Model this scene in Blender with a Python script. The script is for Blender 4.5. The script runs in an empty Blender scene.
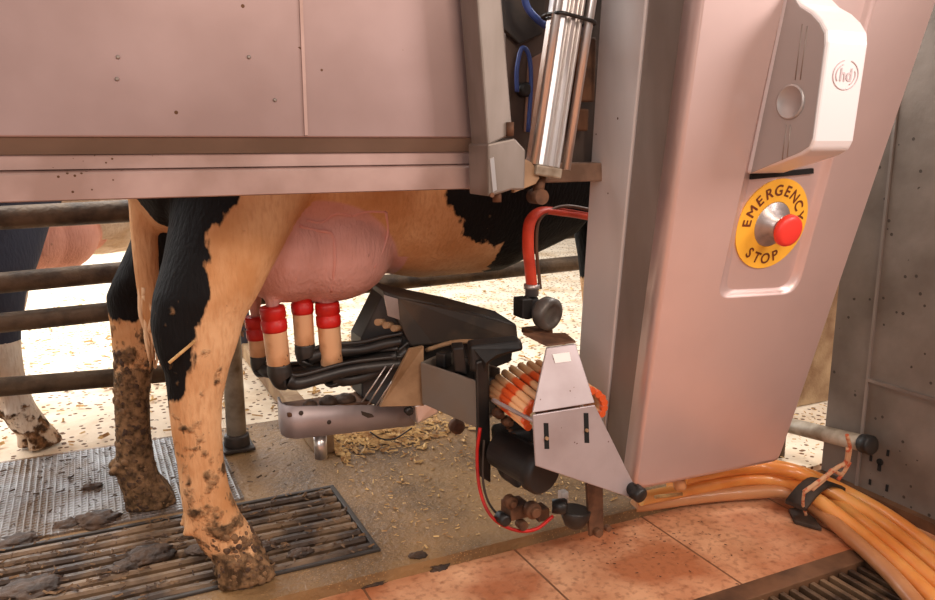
import bpy, bmesh, math, random
from mathutils import Vector as V, Matrix
from mathutils.noise import noise as pnoise
random.seed(7)
SC = bpy.context.scene
COL = SC.collection
# ------------------------------------------------------------------ camera
PITCH = math.radians(11.5); YAW = math.radians(25.8); F = 784.0; H = 1.0
cd = bpy.data.cameras.new('camera'); cam = bpy.data.objects.new('camera', cd); COL.objects.link(cam)
cam.location = (0, 0, H); cam.rotation_euler = (math.pi/2-PITCH, 0, -YAW)
cd.sensor_width = 36; cd.lens = 36*F/935; cd.clip_start = .02; SC.camera = cam

# measured directions, used to read real-world positions off known planes
def ray(px, py):
    r = (px-467.5)/F; v = (py-300)/F
    dn = math.sin(PITCH)+v*math.cos(PITCH); fw = math.cos(PITCH)-v*math.sin(PITCH)
    return V((fw*math.sin(YAW)+r*math.cos(YAW), fw*math.cos(YAW)-r*math.sin(YAW), -dn))
O = V((0, 0, H))
def onZ(px, py, z=0.0):
    d = ray(px, py); return O+d*((z-H)/d.z)
def onY(px, py, y):
    d = ray(px, py); return O+d*(y/d.y)
def onX(px, py, x):
    d = ray(px, py); return O+d*(x/d.x)
def onP(px, py, p0, n):
    d = ray(px, py); return O+d*((p0-O).dot(n)/d.dot(n))

# ------------------------------------------------------------------ materials
def srgb(r, g, b):
    f = lambda c: (c/255/12.92) if c/255 <= .04045 else ((c/255+.055)/1.055)**2.4
    return (f(r), f(g), f(b), 1)
def mat(name, c, rough=.5, metal=0.0, c2=None, scale=8.0, lo=.4, hi=.65, bump=0.0, bscale=60.0, stretch=(1, 1, 1),
        specks=None, speck_scale=40.0, speck_at=.10, coat=0.0, sss=0.0, detail=6, speck_dens=.5, emit=None):
    m = bpy.data.materials.new(name); m.use_nodes = True
    nt = m.node_tree; N = nt.nodes; L = nt.links; b = N['Principled BSDF']
    b.inputs['Roughness'].default_value = rough; b.inputs['Metallic'].default_value = metal
    b.inputs['Base Color'].default_value = c
    b.inputs['Coat Weight'].default_value = coat
    if sss:
        b.inputs['Subsurface Weight'].default_value = sss; b.inputs['Subsurface Radius'].default_value = (.02, .008, .005)
    tc = N.new('ShaderNodeTexCoord'); mp = N.new('ShaderNodeMapping'); mp.inputs['Scale'].default_value = stretch
    L.new(tc.outputs['Object'], mp.inputs['Vector'])
    col = None
    if c2 is not None:
        n = N.new('ShaderNodeTexNoise'); n.inputs['Scale'].default_value = scale; n.inputs['Detail'].default_value = detail
        L.new(mp.outputs[0], n.inputs['Vector'])
        r = N.new('ShaderNodeMapRange'); r.inputs['From Min'].default_value = lo; r.inputs['From Max'].default_value = hi
        L.new(n.outputs['Fac'], r.inputs['Value'])
        x = N.new('ShaderNodeMix'); x.data_type = 'RGBA'; x.inputs['A'].default_value = c; x.inputs['B'].default_value = c2
        L.new(r.outputs[0], x.inputs['Factor']); col = x.outputs['Result']
    if specks is not None:
        vo = N.new('ShaderNodeTexVoronoi'); vo.inputs['Scale'].default_value = speck_scale
        L.new(tc.outputs['Object'], vo.inputs['Vector'])
        ls = N.new('ShaderNodeMath'); ls.operation = 'LESS_THAN'; ls.inputs[1].default_value = speck_at
        L.new(vo.outputs['Distance'], ls.inputs[0])
        n2 = N.new('ShaderNodeTexNoise'); n2.inputs['Scale'].default_value = 5; L.new(tc.outputs['Object'], n2.inputs['Vector'])
        g = N.new('ShaderNodeMath'); g.operation = 'GREATER_THAN'; g.inputs[1].default_value = speck_dens
        L.new(n2.outputs['Fac'], g.inputs[0])
        mu = N.new('ShaderNodeMath'); mu.operation = 'MULTIPLY'; L.new(ls.outputs[0], mu.inputs[0]); L.new(g.outputs[0], mu.inputs[1])
        x2 = N.new('ShaderNodeMix'); x2.data_type = 'RGBA'; x2.inputs['B'].default_value = specks
        if col: L.new(col, x2.inputs['A'])
        else: x2.inputs['A'].default_value = c
        L.new(mu.outputs[0], x2.inputs['Factor']); col = x2.outputs['Result']
    if col: L.new(col, b.inputs['Base Color'])
    if bump:
        n = N.new('ShaderNodeTexNoise'); n.inputs['Scale'].default_value = bscale; n.inputs['Detail'].default_value = 5
        L.new(mp.outputs[0], n.inputs['Vector'])
        bp = N.new('ShaderNodeBump'); bp.inputs['Strength'].default_value = bump; bp.inputs['Distance'].default_value = .01
        L.new(n.outputs['Fac'], bp.inputs['Height']); L.new(bp.outputs[0], b.inputs['Normal'])
    return m

M = {}
dirt = srgb(92, 62, 40)
M['panel'] = mat('brushed_panel', srgb(168, 144, 140), .48, .6, c2=srgb(152, 128, 123), scale=3, specks=dirt, speck_scale=26, speck_at=.085, speck_dens=.56)
M['rail'] = mat('rail_steel', srgb(192, 164, 156), .45, .55, c2=srgb(164, 136, 126), scale=6, specks=dirt, speck_scale=70, speck_at=.15, speck_dens=.60)
M['post'] = mat('dull_steel', srgb(150, 140, 132), .5, .7, c2=srgb(128, 118, 108), scale=10, stretch=(1, 1, .3))
M['alu'] = mat('extruded_aluminium', srgb(222, 216, 212), .28, .9)
M['cover'] = mat('cover_steel', srgb(226, 200, 194), .38, .6, c2=srgb(216, 190, 184), scale=2.5)
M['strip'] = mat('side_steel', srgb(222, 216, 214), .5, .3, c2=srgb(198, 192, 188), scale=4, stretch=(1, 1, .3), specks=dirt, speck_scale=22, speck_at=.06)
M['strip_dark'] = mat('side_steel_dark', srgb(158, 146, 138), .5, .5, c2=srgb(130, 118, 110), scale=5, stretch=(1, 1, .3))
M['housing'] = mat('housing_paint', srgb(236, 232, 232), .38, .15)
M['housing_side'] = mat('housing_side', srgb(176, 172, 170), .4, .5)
M['logo'] = mat('logo_grey', srgb(204, 188, 190), .5)
M['yellow'] = mat('yellow_label', srgb(247, 186, 60), .45)
M['ink'] = mat('label_ink', srgb(110, 50, 16), .6)
M['red'] = mat('red_button', srgb(240, 62, 52), .4)
M['steel'] = mat('plain_steel', srgb(200, 192, 190), .35, .75, c2=srgb(170, 158, 152), scale=9)
M['plate'] = mat('plate_steel', srgb(182, 170, 170), .48, .5, c2=srgb(164, 150, 148), scale=7, specks=dirt, speck_scale=50, speck_at=.08)
M['black'] = mat('black_rubber', srgb(24, 23, 23), .42, c2=srgb(46, 42, 38), scale=14)
M['blackmat'] = mat('black_plastic', srgb(30, 28, 27), .5, c2=srgb(66, 58, 50), scale=10, lo=.5, hi=.8)
M['hood'] = mat('hood_plastic', srgb(52, 47, 43), .55, c2=srgb(100, 84, 68), scale=9, lo=.5, hi=.85)
M['greyarm'] = mat('arm_grey', srgb(138, 130, 120), .5, .3, c2=srgb(140, 122, 104), scale=9, lo=.45, hi=.8)
M['tan'] = mat('tan_plastic', srgb(170, 138, 104), .55, c2=srgb(130, 100, 70), scale=12)
M['redrub'] = mat('red_rubber', srgb(196, 22, 14), .45, c2=srgb(150, 16, 10), scale=12)
M['shell'] = mat('cup_shell', srgb(216, 170, 128), .35, .1, c2=srgb(176, 122, 78), scale=16, lo=.42, hi=.7, specks=dirt, speck_scale=60, speck_at=.16)
M['redhose'] = mat('red_hose', srgb(226, 74, 44), .5, c2=srgb(196, 58, 36), scale=20)
M['browncable'] = mat('brown_cable', srgb(96, 64, 44), .5)
M['blue'] = mat('blue_hose', srgb(52, 74, 138), .45)
M['rust'] = mat('rusty_iron', srgb(118, 82, 58), .7, .4, c2=srgb(74, 50, 36), scale=22)
M['valve'] = mat('valve_grey', srgb(116, 110, 104), .45, .4, c2=srgb(84, 76, 70), scale=20)
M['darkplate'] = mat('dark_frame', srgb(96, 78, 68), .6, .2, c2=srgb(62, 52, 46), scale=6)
M['darkpink'] = mat('crossbar_steel', srgb(150, 120, 100), .55, .3, c2=srgb(112, 88, 72), scale=14)
M['shadeband'] = mat('shade_band', srgb(118, 98, 84), .6, c2=srgb(104, 86, 72), scale=5)  # shade of the sheet's down-facing edge, put in as a darker colour
M['pinkplate'] = mat('pink_frame', srgb(158, 122, 104), .6, .2, c2=srgb(120, 92, 80), scale=8)
M['fence'] = mat('fence_pipe', srgb(104, 84, 64), .65, .35, c2=srgb(62, 48, 36), scale=16, bump=.3, bscale=80)
M['galv'] = mat('galvanised', srgb(190, 178, 160), .5, .25, c2=srgb(120, 104, 84), scale=12)
M['wall'] = mat('metal_wall', srgb(136, 124, 114), .55, .25, c2=srgb(110, 98, 88), scale=5, bump=.15, bscale=30, specks=srgb(70, 60, 52), speck_scale=30, speck_at=.14, speck_dens=.5)
M['hole'] = mat('hole_black', srgb(14, 12, 10), .9)
M['hose'] = mat('milk_hose', srgb(242, 176, 100), .34, 0, c2=srgb(228, 142, 66), scale=5, lo=.42, hi=.62, stretch=(1, 1, 1), coat=.3, sss=.15)
M['hosetan'] = mat('tan_milk_hose', srgb(206, 150, 104), .4, 0, c2=srgb(186, 124, 78), scale=6, coat=.2)
M['rope'] = mat('rope', srgb(206, 160, 122), .8, c2=srgb(190, 92, 56), scale=60, lo=.5, hi=.6)
M['strap'] = mat('dark_strap', srgb(66, 52, 42), .7, c2=srgb(40, 32, 26), scale=24)
M['manure'] = mat('manure', srgb(78, 54, 34), .7, c2=srgb(46, 32, 22), scale=26, bump=.6, bscale=70)
M['straw'] = mat('straw', srgb(214, 176, 116), .8, c2=srgb(150, 104, 58), scale=30)
M['grate'] = mat('grate_bar', srgb(128, 102, 76), .5, .1, c2=srgb(62, 46, 34), scale=9, lo=.38, hi=.6, bump=.3, bscale=60)
M['gratedark'] = mat('grate_rim', srgb(66, 58, 52), .5, .4)
M['pit'] = mat('pit_dark', srgb(26, 20, 16), .9)
M['frame'] = mat('channel_frame', srgb(122, 86, 60), .6, .3, c2=srgb(84, 58, 40), scale=12)
M['mat'] = mat('rubber_floor', srgb(148, 114, 74), .5, 0, c2=srgb(104, 80, 54), scale=5, lo=.35, hi=.65, bump=.6, bscale=60, specks=srgb(164, 127, 83), speck_scale=130, speck_at=.24, speck_dens=.46)
M['bed'] = mat('bedding_floor', srgb(232, 215, 190), .9, 0, c2=srgb(206, 180, 146), scale=5, lo=.45, hi=.7, bump=.6, bscale=25, specks=srgb(104, 70, 42), speck_scale=34, speck_at=.27, speck_dens=.36)
M['kerb'] = mat('kerb_concrete', srgb(176, 148, 112), .8, 0, c2=srgb(132, 100, 70), scale=9, bump=.3)
M['backwall'] = mat('back_wall', srgb(60, 52, 46), .9)
M['whiteplastic'] = mat('white_plastic', srgb(235, 232, 226), .5)

def mat_bands():                                                    # cream tubes with orange bands across
    m = bpy.data.materials.new('banded_tube'); m.use_nodes = True
    N = m.node_tree.nodes; L = m.node_tree.links; b = N['Principled BSDF']; b.inputs['Roughness'].default_value = .4
    tc = N.new('ShaderNodeTexCoord'); sp = N.new('ShaderNodeSeparateXYZ'); L.new(tc.outputs['Object'], sp.inputs[0])
    no = N.new('ShaderNodeTexNoise'); no.inputs['Scale'].default_value = 30; L.new(tc.outputs['Object'], no.inputs['Vector'])
    ad = N.new('ShaderNodeMath'); ad.operation = 'MULTIPLY_ADD'; ad.inputs[1].default_value = .03
    L.new(no.outputs['Fac'], ad.inputs[0]); L.new(sp.outputs['Y'], ad.inputs[2])
    mu = N.new('ShaderNodeMath'); mu.operation = 'MULTIPLY'; mu.inputs[1].default_value = 60; L.new(ad.outputs[0], mu.inputs[0])
    si = N.new('ShaderNodeMath'); si.operation = 'SINE'; L.new(mu.outputs[0], si.inputs[0])
    mr = N.new('ShaderNodeMapRange'); mr.inputs['From Min'].default_value = -.1; mr.inputs['From Max'].default_value = .4
    L.new(si.outputs[0], mr.inputs['Value'])
    x = N.new('ShaderNodeMix'); x.data_type = 'RGBA'; x.inputs['A'].default_value = srgb(232, 176, 126); x.inputs['B'].default_value = srgb(224, 92, 40)
    L.new(mr.outputs[0], x.inputs['Factor']); L.new(x.outputs['Result'], b.inputs['Base Color'])
    return m
M['bands'] = mat_bands()

def mat_tiles():
    m = bpy.data.materials.new('tile_floor'); m.use_nodes = True
    N = m.node_tree.nodes; L = m.node_tree.links; b = N['Principled BSDF']; b.inputs['Roughness'].default_value = .42
    tc = N.new('ShaderNodeTexCoord'); sp = N.new('ShaderNodeSeparateXYZ'); L.new(tc.outputs['Object'], sp.inputs[0])
    def line(axis, off, step, w):
        a = N.new('ShaderNodeMath'); a.operation = 'ADD'; a.inputs[1].default_value = 100*step-off; L.new(sp.outputs[axis], a.inputs[0])
        p = N.new('ShaderNodeMath'); p.operation = 'MODULO'; p.inputs[1].default_value = step; L.new(a.outputs[0], p.inputs[0])
        l = N.new('ShaderNodeMath'); l.operation = 'LESS_THAN'; l.inputs[1].default_value = w; L.new(p.outputs[0], l.inputs[0]); return l
    l1 = line('X', TILE_X0, TILE_W, .006)
    n = N.new('ShaderNodeTexNoise'); n.inputs['Scale'].default_value = 5; n.inputs['Detail'].default_value = 8; L.new(tc.outputs['Object'], n.inputs['Vector'])
    r = N.new('ShaderNodeMapRange'); r.inputs['From Min'].default_value = .38; r.inputs['From Max'].default_value = .62; L.new(n.outputs['Fac'], r.inputs['Value'])
    x = N.new('ShaderNodeMix'); x.data_type = 'RGBA'; x.inputs['A'].default_value = srgb(178, 110, 72); x.inputs['B'].default_value = srgb(222, 168, 128)
    L.new(r.outputs[0], x.inputs['Factor'])
    n3 = N.new('ShaderNodeTexNoise'); n3.inputs['Scale'].default_value = 55; n3.inputs['Detail'].default_value = 6; L.new(tc.outputs['Object'], n3.inputs['Vector'])
    r3 = N.new('ShaderNodeMapRange'); r3.inputs['From Min'].default_value = .5; r3.inputs['From Max'].default_value = .75; r3.inputs['To Max'].default_value = .8; L.new(n3.outputs['Fac'], r3.inputs['Value'])
    x3 = N.new('ShaderNodeMix'); x3.data_type = 'RGBA'; x3.inputs['B'].default_value = srgb(134, 78, 46)
    L.new(x.outputs['Result'], x3.inputs['A']); L.new(r3.outputs[0], x3.inputs['Factor'])
    x2 = N.new('ShaderNodeMix'); x2.data_type = 'RGBA'; x2.inputs['B'].default_value = srgb(120, 78, 52)
    L.new(x3.outputs['Result'], x2.inputs['A']); L.new(l1.outputs[0], x2.inputs['Factor'])
    L.new(x2.outputs['Result'], b.inputs['Base Color'])
    bp = N.new('ShaderNodeBump'); bp.inputs['Strength'].default_value = .25; bp.inputs['Distance'].default_value = .01
    L.new(n3.outputs['Fac'], bp.inputs['Height']); L.new(bp.outputs[0], b.inputs['Normal'])
    return m
TILE_X0 = onZ(540, 572, -.03).x; TILE_W = abs(onZ(712, 563, -.03).x-TILE_X0)
M['tiles'] = mat_tiles()

def mat_ribs():                                                     # ribbed rubber mat
    m = bpy.data.materials.new('ribbed_mat'); m.use_nodes = True
    N = m.node_tree.nodes; L = m.node_tree.links; b = N['Principled BSDF']; b.inputs['Roughness'].default_value = .33
    tc = N.new('ShaderNodeTexCoord')
    n = N.new('ShaderNodeTexNoise'); n.inputs['Scale'].default_value = 7; n.inputs['Detail'].default_value = 8; L.new(tc.outputs['Object'], n.inputs['Vector'])
    r = N.new('ShaderNodeMapRange'); r.inputs['From Min'].default_value = .40; r.inputs['From Max'].default_value = .58; L.new(n.outputs['Fac'], r.inputs['Value'])
    x = N.new('ShaderNodeMix'); x.data_type = 'RGBA'; x.inputs['A'].default_value = srgb(140, 134, 130); x.inputs['B'].default_value = srgb(104, 82, 60)
    L.new(r.outputs[0], x.inputs['Factor']); L.new(x.outputs['Result'], b.inputs['Base Color'])
    sp = N.new('ShaderNodeSeparateXYZ'); L.new(tc.outputs['Object'], sp.inputs[0])
    hs = []
    for ax in 'XY':
        mu = N.new('ShaderNodeMath'); mu.operation = 'MULTIPLY'; mu.inputs[1].default_value = 2*math.pi/.017; L.new(sp.outputs[ax], mu.inputs[0])
        si = N.new('ShaderNodeMath'); si.operation = 'SINE'; L.new(mu.outputs[0], si.inputs[0]); hs.append(si)
    ad = N.new('ShaderNodeMath'); ad.operation = 'MAXIMUM'; L.new(hs[0].outputs[0], ad.inputs[0]); L.new(hs[1].outputs[0], ad.inputs[1])
    bp = N.new('ShaderNodeBump'); bp.inputs['Strength'].default_value = .8; bp.inputs['Distance'].default_value = .004
    L.new(ad.outputs[0], bp.inputs['Height']); L.new(bp.outputs[0], b.inputs['Normal'])
    return m
M['ribs'] = mat_ribs()

def mat_cow(name, white, black, pinkc, dirtc):
    m = bpy.data.materials.new(name); m.use_nodes = True
    N = m.node_tree.nodes; L = m.node_tree.links; b = N['Principled BSDF']; b.inputs['Roughness'].default_value = .7; b.inputs['Specular IOR Level'].default_value = .18
    tc = N.new('ShaderNodeTexCoord')
    def attr(a):
        n = N.new('ShaderNodeAttribute'); n.attribute_name = a; return n.outputs['Fac']
    def noi(s, d=6, st=(1, 1, 1)):
        mp = N.new('ShaderNodeMapping'); mp.inputs['Scale'].default_value = st; L.new(tc.outputs['Object'], mp.inputs['Vector'])
        n = N.new('ShaderNodeTexNoise'); n.inputs['Scale'].default_value = s; n.inputs['Detail'].default_value = d; L.new(mp.outputs[0], n.inputs['Vector']); return n.outputs['Fac']
    def rng(v, a, c, o=1.0):
        r = N.new('ShaderNodeMapRange'); r.inputs['From Min'].default_value = a; r.inputs['From Max'].default_value = c; r.inputs['To Max'].default_value = o
        L.new(v, r.inputs['Value']); return r.outputs[0]
    def mix(f, a, c):
        x = N.new('ShaderNodeMix'); x.data_type = 'RGBA'
        for s, v in (('A', a), ('B', c)):
            if isinstance(v, tuple): x.inputs[s].default_value = v
            else: L.new(v, x.inputs[s])
        L.new(f, x.inputs['Factor']); return x.outputs['Result']
    def mth(op, a, c):
        n = N.new('ShaderNodeMath'); n.operation = op
        for i, v in enumerate((a, c)):
            if isinstance(v, (int, float)): n.inputs[i].default_value = v
            else: L.new(v, n.inputs[i])
        return n.outputs[0]
    fur = noi(130, 3, (1, 1, .22))
    base = mix(rng(noi(7), .38, .66), white, tuple(white[i]*(.74, .60, .46, 1)[i] for i in range(4)))
    base = mix(rng(fur, .45, .72, .5), base, tuple(white[i]*(.66, .52, .40, 1)[i] for i in range(4)))
    bl = mth('ADD', attr('black'), mth('MULTIPLY', mth('SUBTRACT', noi(38, 4, (1, 1, .4)), .5), .07))
    col = mix(rng(bl, -.004, .004), base, black)
    pk = mix(rng(noi(11), .35, .7), pinkc, tuple(pinkc[i]*(.84, .78, .74, 1)[i] for i in range(4)))
    col = mix(rng(attr('pink'), .25, .75), col, pk)
    d1 = mth('ADD', attr('dirt'), mth('MULTIPLY', mth('SUBTRACT', noi(24, 8), .5), 2.2))
    dd = mix(rng(noi(46, 8), .36, .62), tuple(min(1, dirtc[i]*1.7) for i in range(4)), tuple(dirtc[i]*.34 if i < 3 else 1 for i in range(4)))
    col = mix(rng(d1, .48, .66), col, dd)
    d2 = mth('ADD', mth('MULTIPLY', attr('dirt'), .75), mth('MULTIPLY', mth('SUBTRACT', noi(85, 3, (1, 1, .55)), .5), 2.4))
    col = mix(rng(d2, .62, .80, .8), col, dd)
    L.new(col, b.inputs['Base Color'])
    hh = mth('ADD', mth('MULTIPLY', fur, .5), mth('MULTIPLY', rng(d1, .45, .8), 1.2))
    bp = N.new('ShaderNodeBump'); bp.inputs['Strength'].default_value = .8; bp.inputs['Distance'].default_value = .010
    L.new(hh, bp.inputs['Height']); L.new(bp.outputs[0], b.inputs['Normal'])
    return m
M['cow'] = mat_cow('cow_coat', srgb(212, 168, 124), srgb(11, 10, 11), srgb(208, 158, 148), srgb(112, 86, 60))
M['cow2'] = mat_cow('grey_cow_coat', srgb(236, 220, 202), srgb(64, 66, 78), srgb(232, 168, 148), srgb(120, 84, 54))
M['tailhair'] = mat('tail_hair', srgb(226, 192, 152), .7, c2=srgb(170, 126, 84), scale=30, stretch=(1, 1, .2))
M['vein'] = mat('udder_vein', srgb(206, 146, 134), .5)
M['mud'] = mat('caked_mud', srgb(128, 96, 64), .8, c2=srgb(66, 46, 32), scale=30, lo=.4, hi=.6, bump=.5, bscale=120)
M['hoof'] = mat('hoof_horn', srgb(74, 58, 46), .5, c2=srgb(112, 84, 60), scale=20, bump=.3, bscale=60)

# ------------------------------------------------------------------ mesh helpers
class MB:
    def __init__(s): s.bm = bmesh.new()
    def face(s, vs, smooth=False):
        try:
            f = s.bm.faces.new(vs); f.smooth = smooth; return f
        except ValueError: return None
    def box(s, c, size, rot=None):
        c = V(c); hx, hy, hz = [q/2 for q in size]
        R = rot if rot is not None else Matrix.Identity(3)
        vs = [s.bm.verts.new(c+R@V((x*hx, y*hy, z*hz))) for x in (-1, 1) for y in (-1, 1) for z in (-1, 1)]
        for i in ((0, 1, 3, 2), (4, 6, 7, 5), (0, 4, 5, 1), (2, 3, 7, 6), (0, 2, 6, 4), (1, 5, 7, 3)): s.face([vs[k] for k in i])
        return s
    def span(s, lo, hi):
        lo, hi = V(lo), V(hi); return s.box((lo+hi)/2, [abs(q) for q in (hi-lo)])
    def loft(s, rings, caps=True, smooth=True):
        R = [[s.bm.verts.new(p) for p in r] for r in rings]
        n = len(R[0])
        for a, b in zip(R, R[1:]):
            for i in range(n): s.face((a[i], a[(i+1) % n], b[(i+1) % n], b[i]), smooth)
        if caps: s.face(R[0][::-1]); s.face(R[-1])
        return s
    def prism(s, pts, off, smooth=False):
        pts = [V(p) for p in pts]; off = V(off)
        return s.loft([pts, [p+off for p in pts]], True, smooth)
    def between(s, a, b):
        return s.loft([[V(p) for p in a], [V(p) for p in b]], True, False)
    def tube(s, pts, r, n=12, sub=6, flat=1.0, flat_dir=None):
        pts = [V(p) for p in pts]; rs = r if isinstance(r, (list, tuple)) else [r]*len(pts)
        P, Q = [], []
        if len(pts) > 2 and sub > 1:
            for i in range(len(pts)-1):
                p0 = pts[i-1] if i else pts[0]*2-pts[1]; p1, p2 = pts[i], pts[i+1]; p3 = pts[i+2] if i+2 < len(pts) else pts[-1]*2-pts[-2]
                for k in range(sub):
                    t = k/sub
                    P.append(.5*((2*p1)+(p2-p0)*t+(2*p0-5*p1+4*p2-p3)*t*t+(3*p1-p0-3*p2+p3)*t**3)); Q.append(rs[i]*(1-t)+rs[i+1]*t)
            P.append(pts[-1]); Q.append(rs[-1])
        else: P, Q = pts, list(rs)
        rings = []; u = None
        for i, p in enumerate(P):
            t = (P[min(i+1, len(P)-1)]-P[max(i-1, 0)]).normalized()
            if u is None:
                u = (V(flat_dir) if flat_dir else (V((0, 0, 1)) if abs(t.z) < .9 else V((1, 0, 0))))
            u = (u-t*u.dot(t)).normalized(); w = t.cross(u)
            rings.append([p+(u*math.cos(a)*flat+w*math.sin(a))*Q[i] for a in (2*math.pi*k/n for k in range(n))])
        return s.loft(rings)
    def lathe(s, p0, d, prof, n=24):
        n = 20 if 9 < n < 20 else n
        p0 = V(p0); t = V(d).normalized(); u = V((0, 0, 1)) if abs(t.z) < .9 else V((1, 0, 0))
        u = (u-t*u.dot(t)).normalized(); w = t.cross(u)
        return s.loft([[p0+t*h+(u*math.cos(a)+w*math.sin(a))*max(r, 1e-4) for a in (2*math.pi*k/n for k in range(n))] for h, r in prof])
    def build(s, name, m, parent=None, bevel=0.0, segs=2, kind=None, label=None):
        bmesh.ops.recalc_face_normals(s.bm, faces=s.bm.faces)
        xs = [v.co for v in s.bm.verts]
        if parent is None:
            lo = V([min(p[i] for p in xs) for i in range(3)]); hi = V([max(p[i] for p in xs) for i in range(3)])
            org = V(((lo.x+hi.x)/2, (lo.y+hi.y)/2, lo.z)); loc = org
        else: org = parent_org(parent); loc = V((0, 0, 0))
        for v in s.bm.verts: v.co -= org
        me = bpy.data.meshes.new(name); s.bm.to_mesh(me); s.bm.free()
        o = bpy.data.objects.new(name, me); COL.objects.link(o); o.location = loc; ORG[o] = org
        me.materials.append(m)
        if parent is not None: o.parent = parent
        if bevel:
            b = o.modifiers.new('bevel', 'BEVEL'); b.width = bevel; b.segments = segs; b.limit_method = 'ANGLE'; b.angle_limit = math.radians(35)
            b.harden_normals = False
            for p in me.polygons: pass
        if kind: o['kind'] = kind
        if label: o['label'] = label
        return o
ORG = {}
def parent_org(p): return ORG[p]
def tag(o, label, cat, group=None, kind=None):
    o['label'] = label; o['category'] = cat
    if group: o['group'] = group
    if kind: o['kind'] = kind
    return o
def thing(name, loc, label, cat, group=None):
    o = bpy.data.objects.new(name, None); COL.objects.link(o); o.location = V(loc); o.empty_display_size = .05; ORG[o] = V(loc)
    return tag(o, label, cat, group)
def struct(mb, name, m, bevel=0.0): return mb.build(name, m, None, bevel, kind='structure')
def rotz(a): return Matrix.Rotation(a, 3, 'Z')

# ------------------------------------------------------------------ the setting
ZT = -.03                                                           # the tiled operator floor lies a little lower
GX0, GX1, GY0, GY1 = -1.6, .583, 1.70, 2.115                        # slatted grate opening
PX0, PY1 = onZ(676, 600, ZT).x-.03, onZ(860, 547, ZT).y             # drain channel at lower right
PX1, PY0 = onZ(893, 578, ZT).x+.02, PY1-.34
f = MB()
for lo, hi in (((-2.2, 1.61, -.3), (GX0, 2.75, 0)), ((GX1, 1.61, -.3), (1.9, 2.75, 0)), ((GX0, 1.61, -.3), (GX1, GY0, 0)), ((GX0, GY1, -.3), (GX1, 2.75, 0)),
               ((-2.2, 1.61, -.34), (1.9, 2.75, -.3))): f.span(lo, hi)
struct(f, 'floor', M['mat'])
f = MB().span((-5, 2.75, -.34), (9, 10.5, -.004)).span((1.9, 1.61, -.34), (9, 2.75, -.004))
struct(f, 'floor_bedding', M['bed'])
f = MB()
for lo, hi in (((-2.2, -1.5, -.3), (PX0, 1.61, ZT)), ((PX1, -1.5, -.3), (3.0, 1.61, ZT)), ((PX0, PY1, -.3), (PX1, 1.61, ZT)), ((PX0, -1.5, -.3), (PX1, PY0, ZT)), ((-2.2, -1.5, -.34), (3, 1.61, -.3))): f.span(lo, hi)
struct(f, 'floor_tiles', M['tiles'])
struct(MB().span((-5, 10.5, -.3), (9, 10.65, 3.4)), 'wall_back', M['backwall'])
WY = onX(824, 440, 1.98).y
w = MB().span((1.98, .62, ZT), (2.03, WY, 2.2))
struct(w, 'wall_right', M['wall'])
yv = onX(863, 430, 1.98).y; zh = onX(905, 390, 1.98).z
t = MB().span((1.974, yv-.004, ZT), (1.98, yv+.004, 2.2)).span((1.972, .62, zh-.006), (1.98, yv, zh+.004))
struct(t, 'trim_1', M['strip_dark'])
struct(MB().span((1.955, .62, ZT), (1.98, WY, ZT+.03)), 'baseboard_right', M['frame'])
pq = onZ(815, 403, 0)
struct(MB().span((1.9, pq.y, 0), (4.2, pq.y+.12, 1.2)), 'partition_wall', M['kerb'])
struct(MB().span((.595, 2.36, 0), (.66, 6.5, .07)), 'trim_2', M['kerb'], .008)
# slots and keyhole cut in the right wall
h = MB()
for px, py, a, b in ((871, 458, .007, .018), (888, 453, .007, .018), (887, 488, .007, .02), (870, 482, .006, .016)):
    p = onX(px, py, 1.979); h.box(p, (.004, a, b))
p = onX(880, 462, 1.979); h.lathe(p+V((.002, 0, 0)), (-1, 0, 0), [(0, .010), (.004, .010)], 16); h.box(p-V((0, 0, .016)), (.004, .010, .022))
struct(h, 'trim_3', M['hole'])

# slatted grate in the stall floor
g = thing('floor_grate', (-.5, 1.9, -.1), 'brown slatted grate set in the stall floor under the hind hooves', 'floor grate')
MB().span((GX0, GY0, -.22), (GX1, GY1, -.2)).build('pit_bottom', M['pit'], g)
r = MB()
for lo, hi in (((GX0, GY0, -.2), (GX1, GY0+.012, .006)), ((GX0, GY1-.012, -.2), (GX1, GY1, .006)), ((GX1-.014, GY0+.012, -.2), (GX1, GY1-.012, .006))): r.span(lo, hi)
r.build('rim', M['gratedark'], g, .002)
nb = 9; st = (GY1-GY0-.024)/nb
for k in range(nb):
    y = GY0+.012+st*(k+.5)
    b = MB(); seg = []
    for i in range(40):
        x = GX0+.01+(GX1-.026-GX0)*i/39
        dz = .004*pnoise(V((x*6, k*3.1, 0))); dy = .003*pnoise(V((x*5, k*2.3, 7)))
        hw = st*.29
        seg.append([V((x, y-hw+dy, -.05)), V((x, y+hw+dy, -.05)), V((x, y+hw+dy, .0+dz)), V((x, y+hw*.5+dy, .006+dz)), V((x, y-hw*.5+dy, .006+dz)), V((x, y-hw+dy, 0+dz))])
    b.loft(seg, True, False).build('slat', M['grate'], g)
# drain channel, lower right
g = thing('drain_grate', ((PX0+PX1)/2, PY1-.1, ZT-.1), 'barred drain channel in a brown steel frame, under the orange hoses', 'drain grate')
MB().span((PX0, PY0, -.16), (PX1, PY1, -.14)).build('channel_bottom', M['pit'], g)
r = MB()
fw = .055
for lo, hi in (((PX0, PY1-fw, -.14), (PX1, PY1, ZT+.004)), ((PX0, PY0, -.14), (PX0+fw, PY1-fw, ZT+.004)), ((PX1-.012, PY0, -.14), (PX1, PY1-fw, ZT+.004))): r.span(lo, hi)
r.build('frame', M['frame'], g, .002)
k = 0; x = PX0+fw+.02
while x < PX1-.02:
    MB().span((x, PY0+.01, ZT-.045), (x+.014, PY1-fw-.001, ZT-.006)).build('bar', M['grate'], g, .002); x += .033
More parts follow.
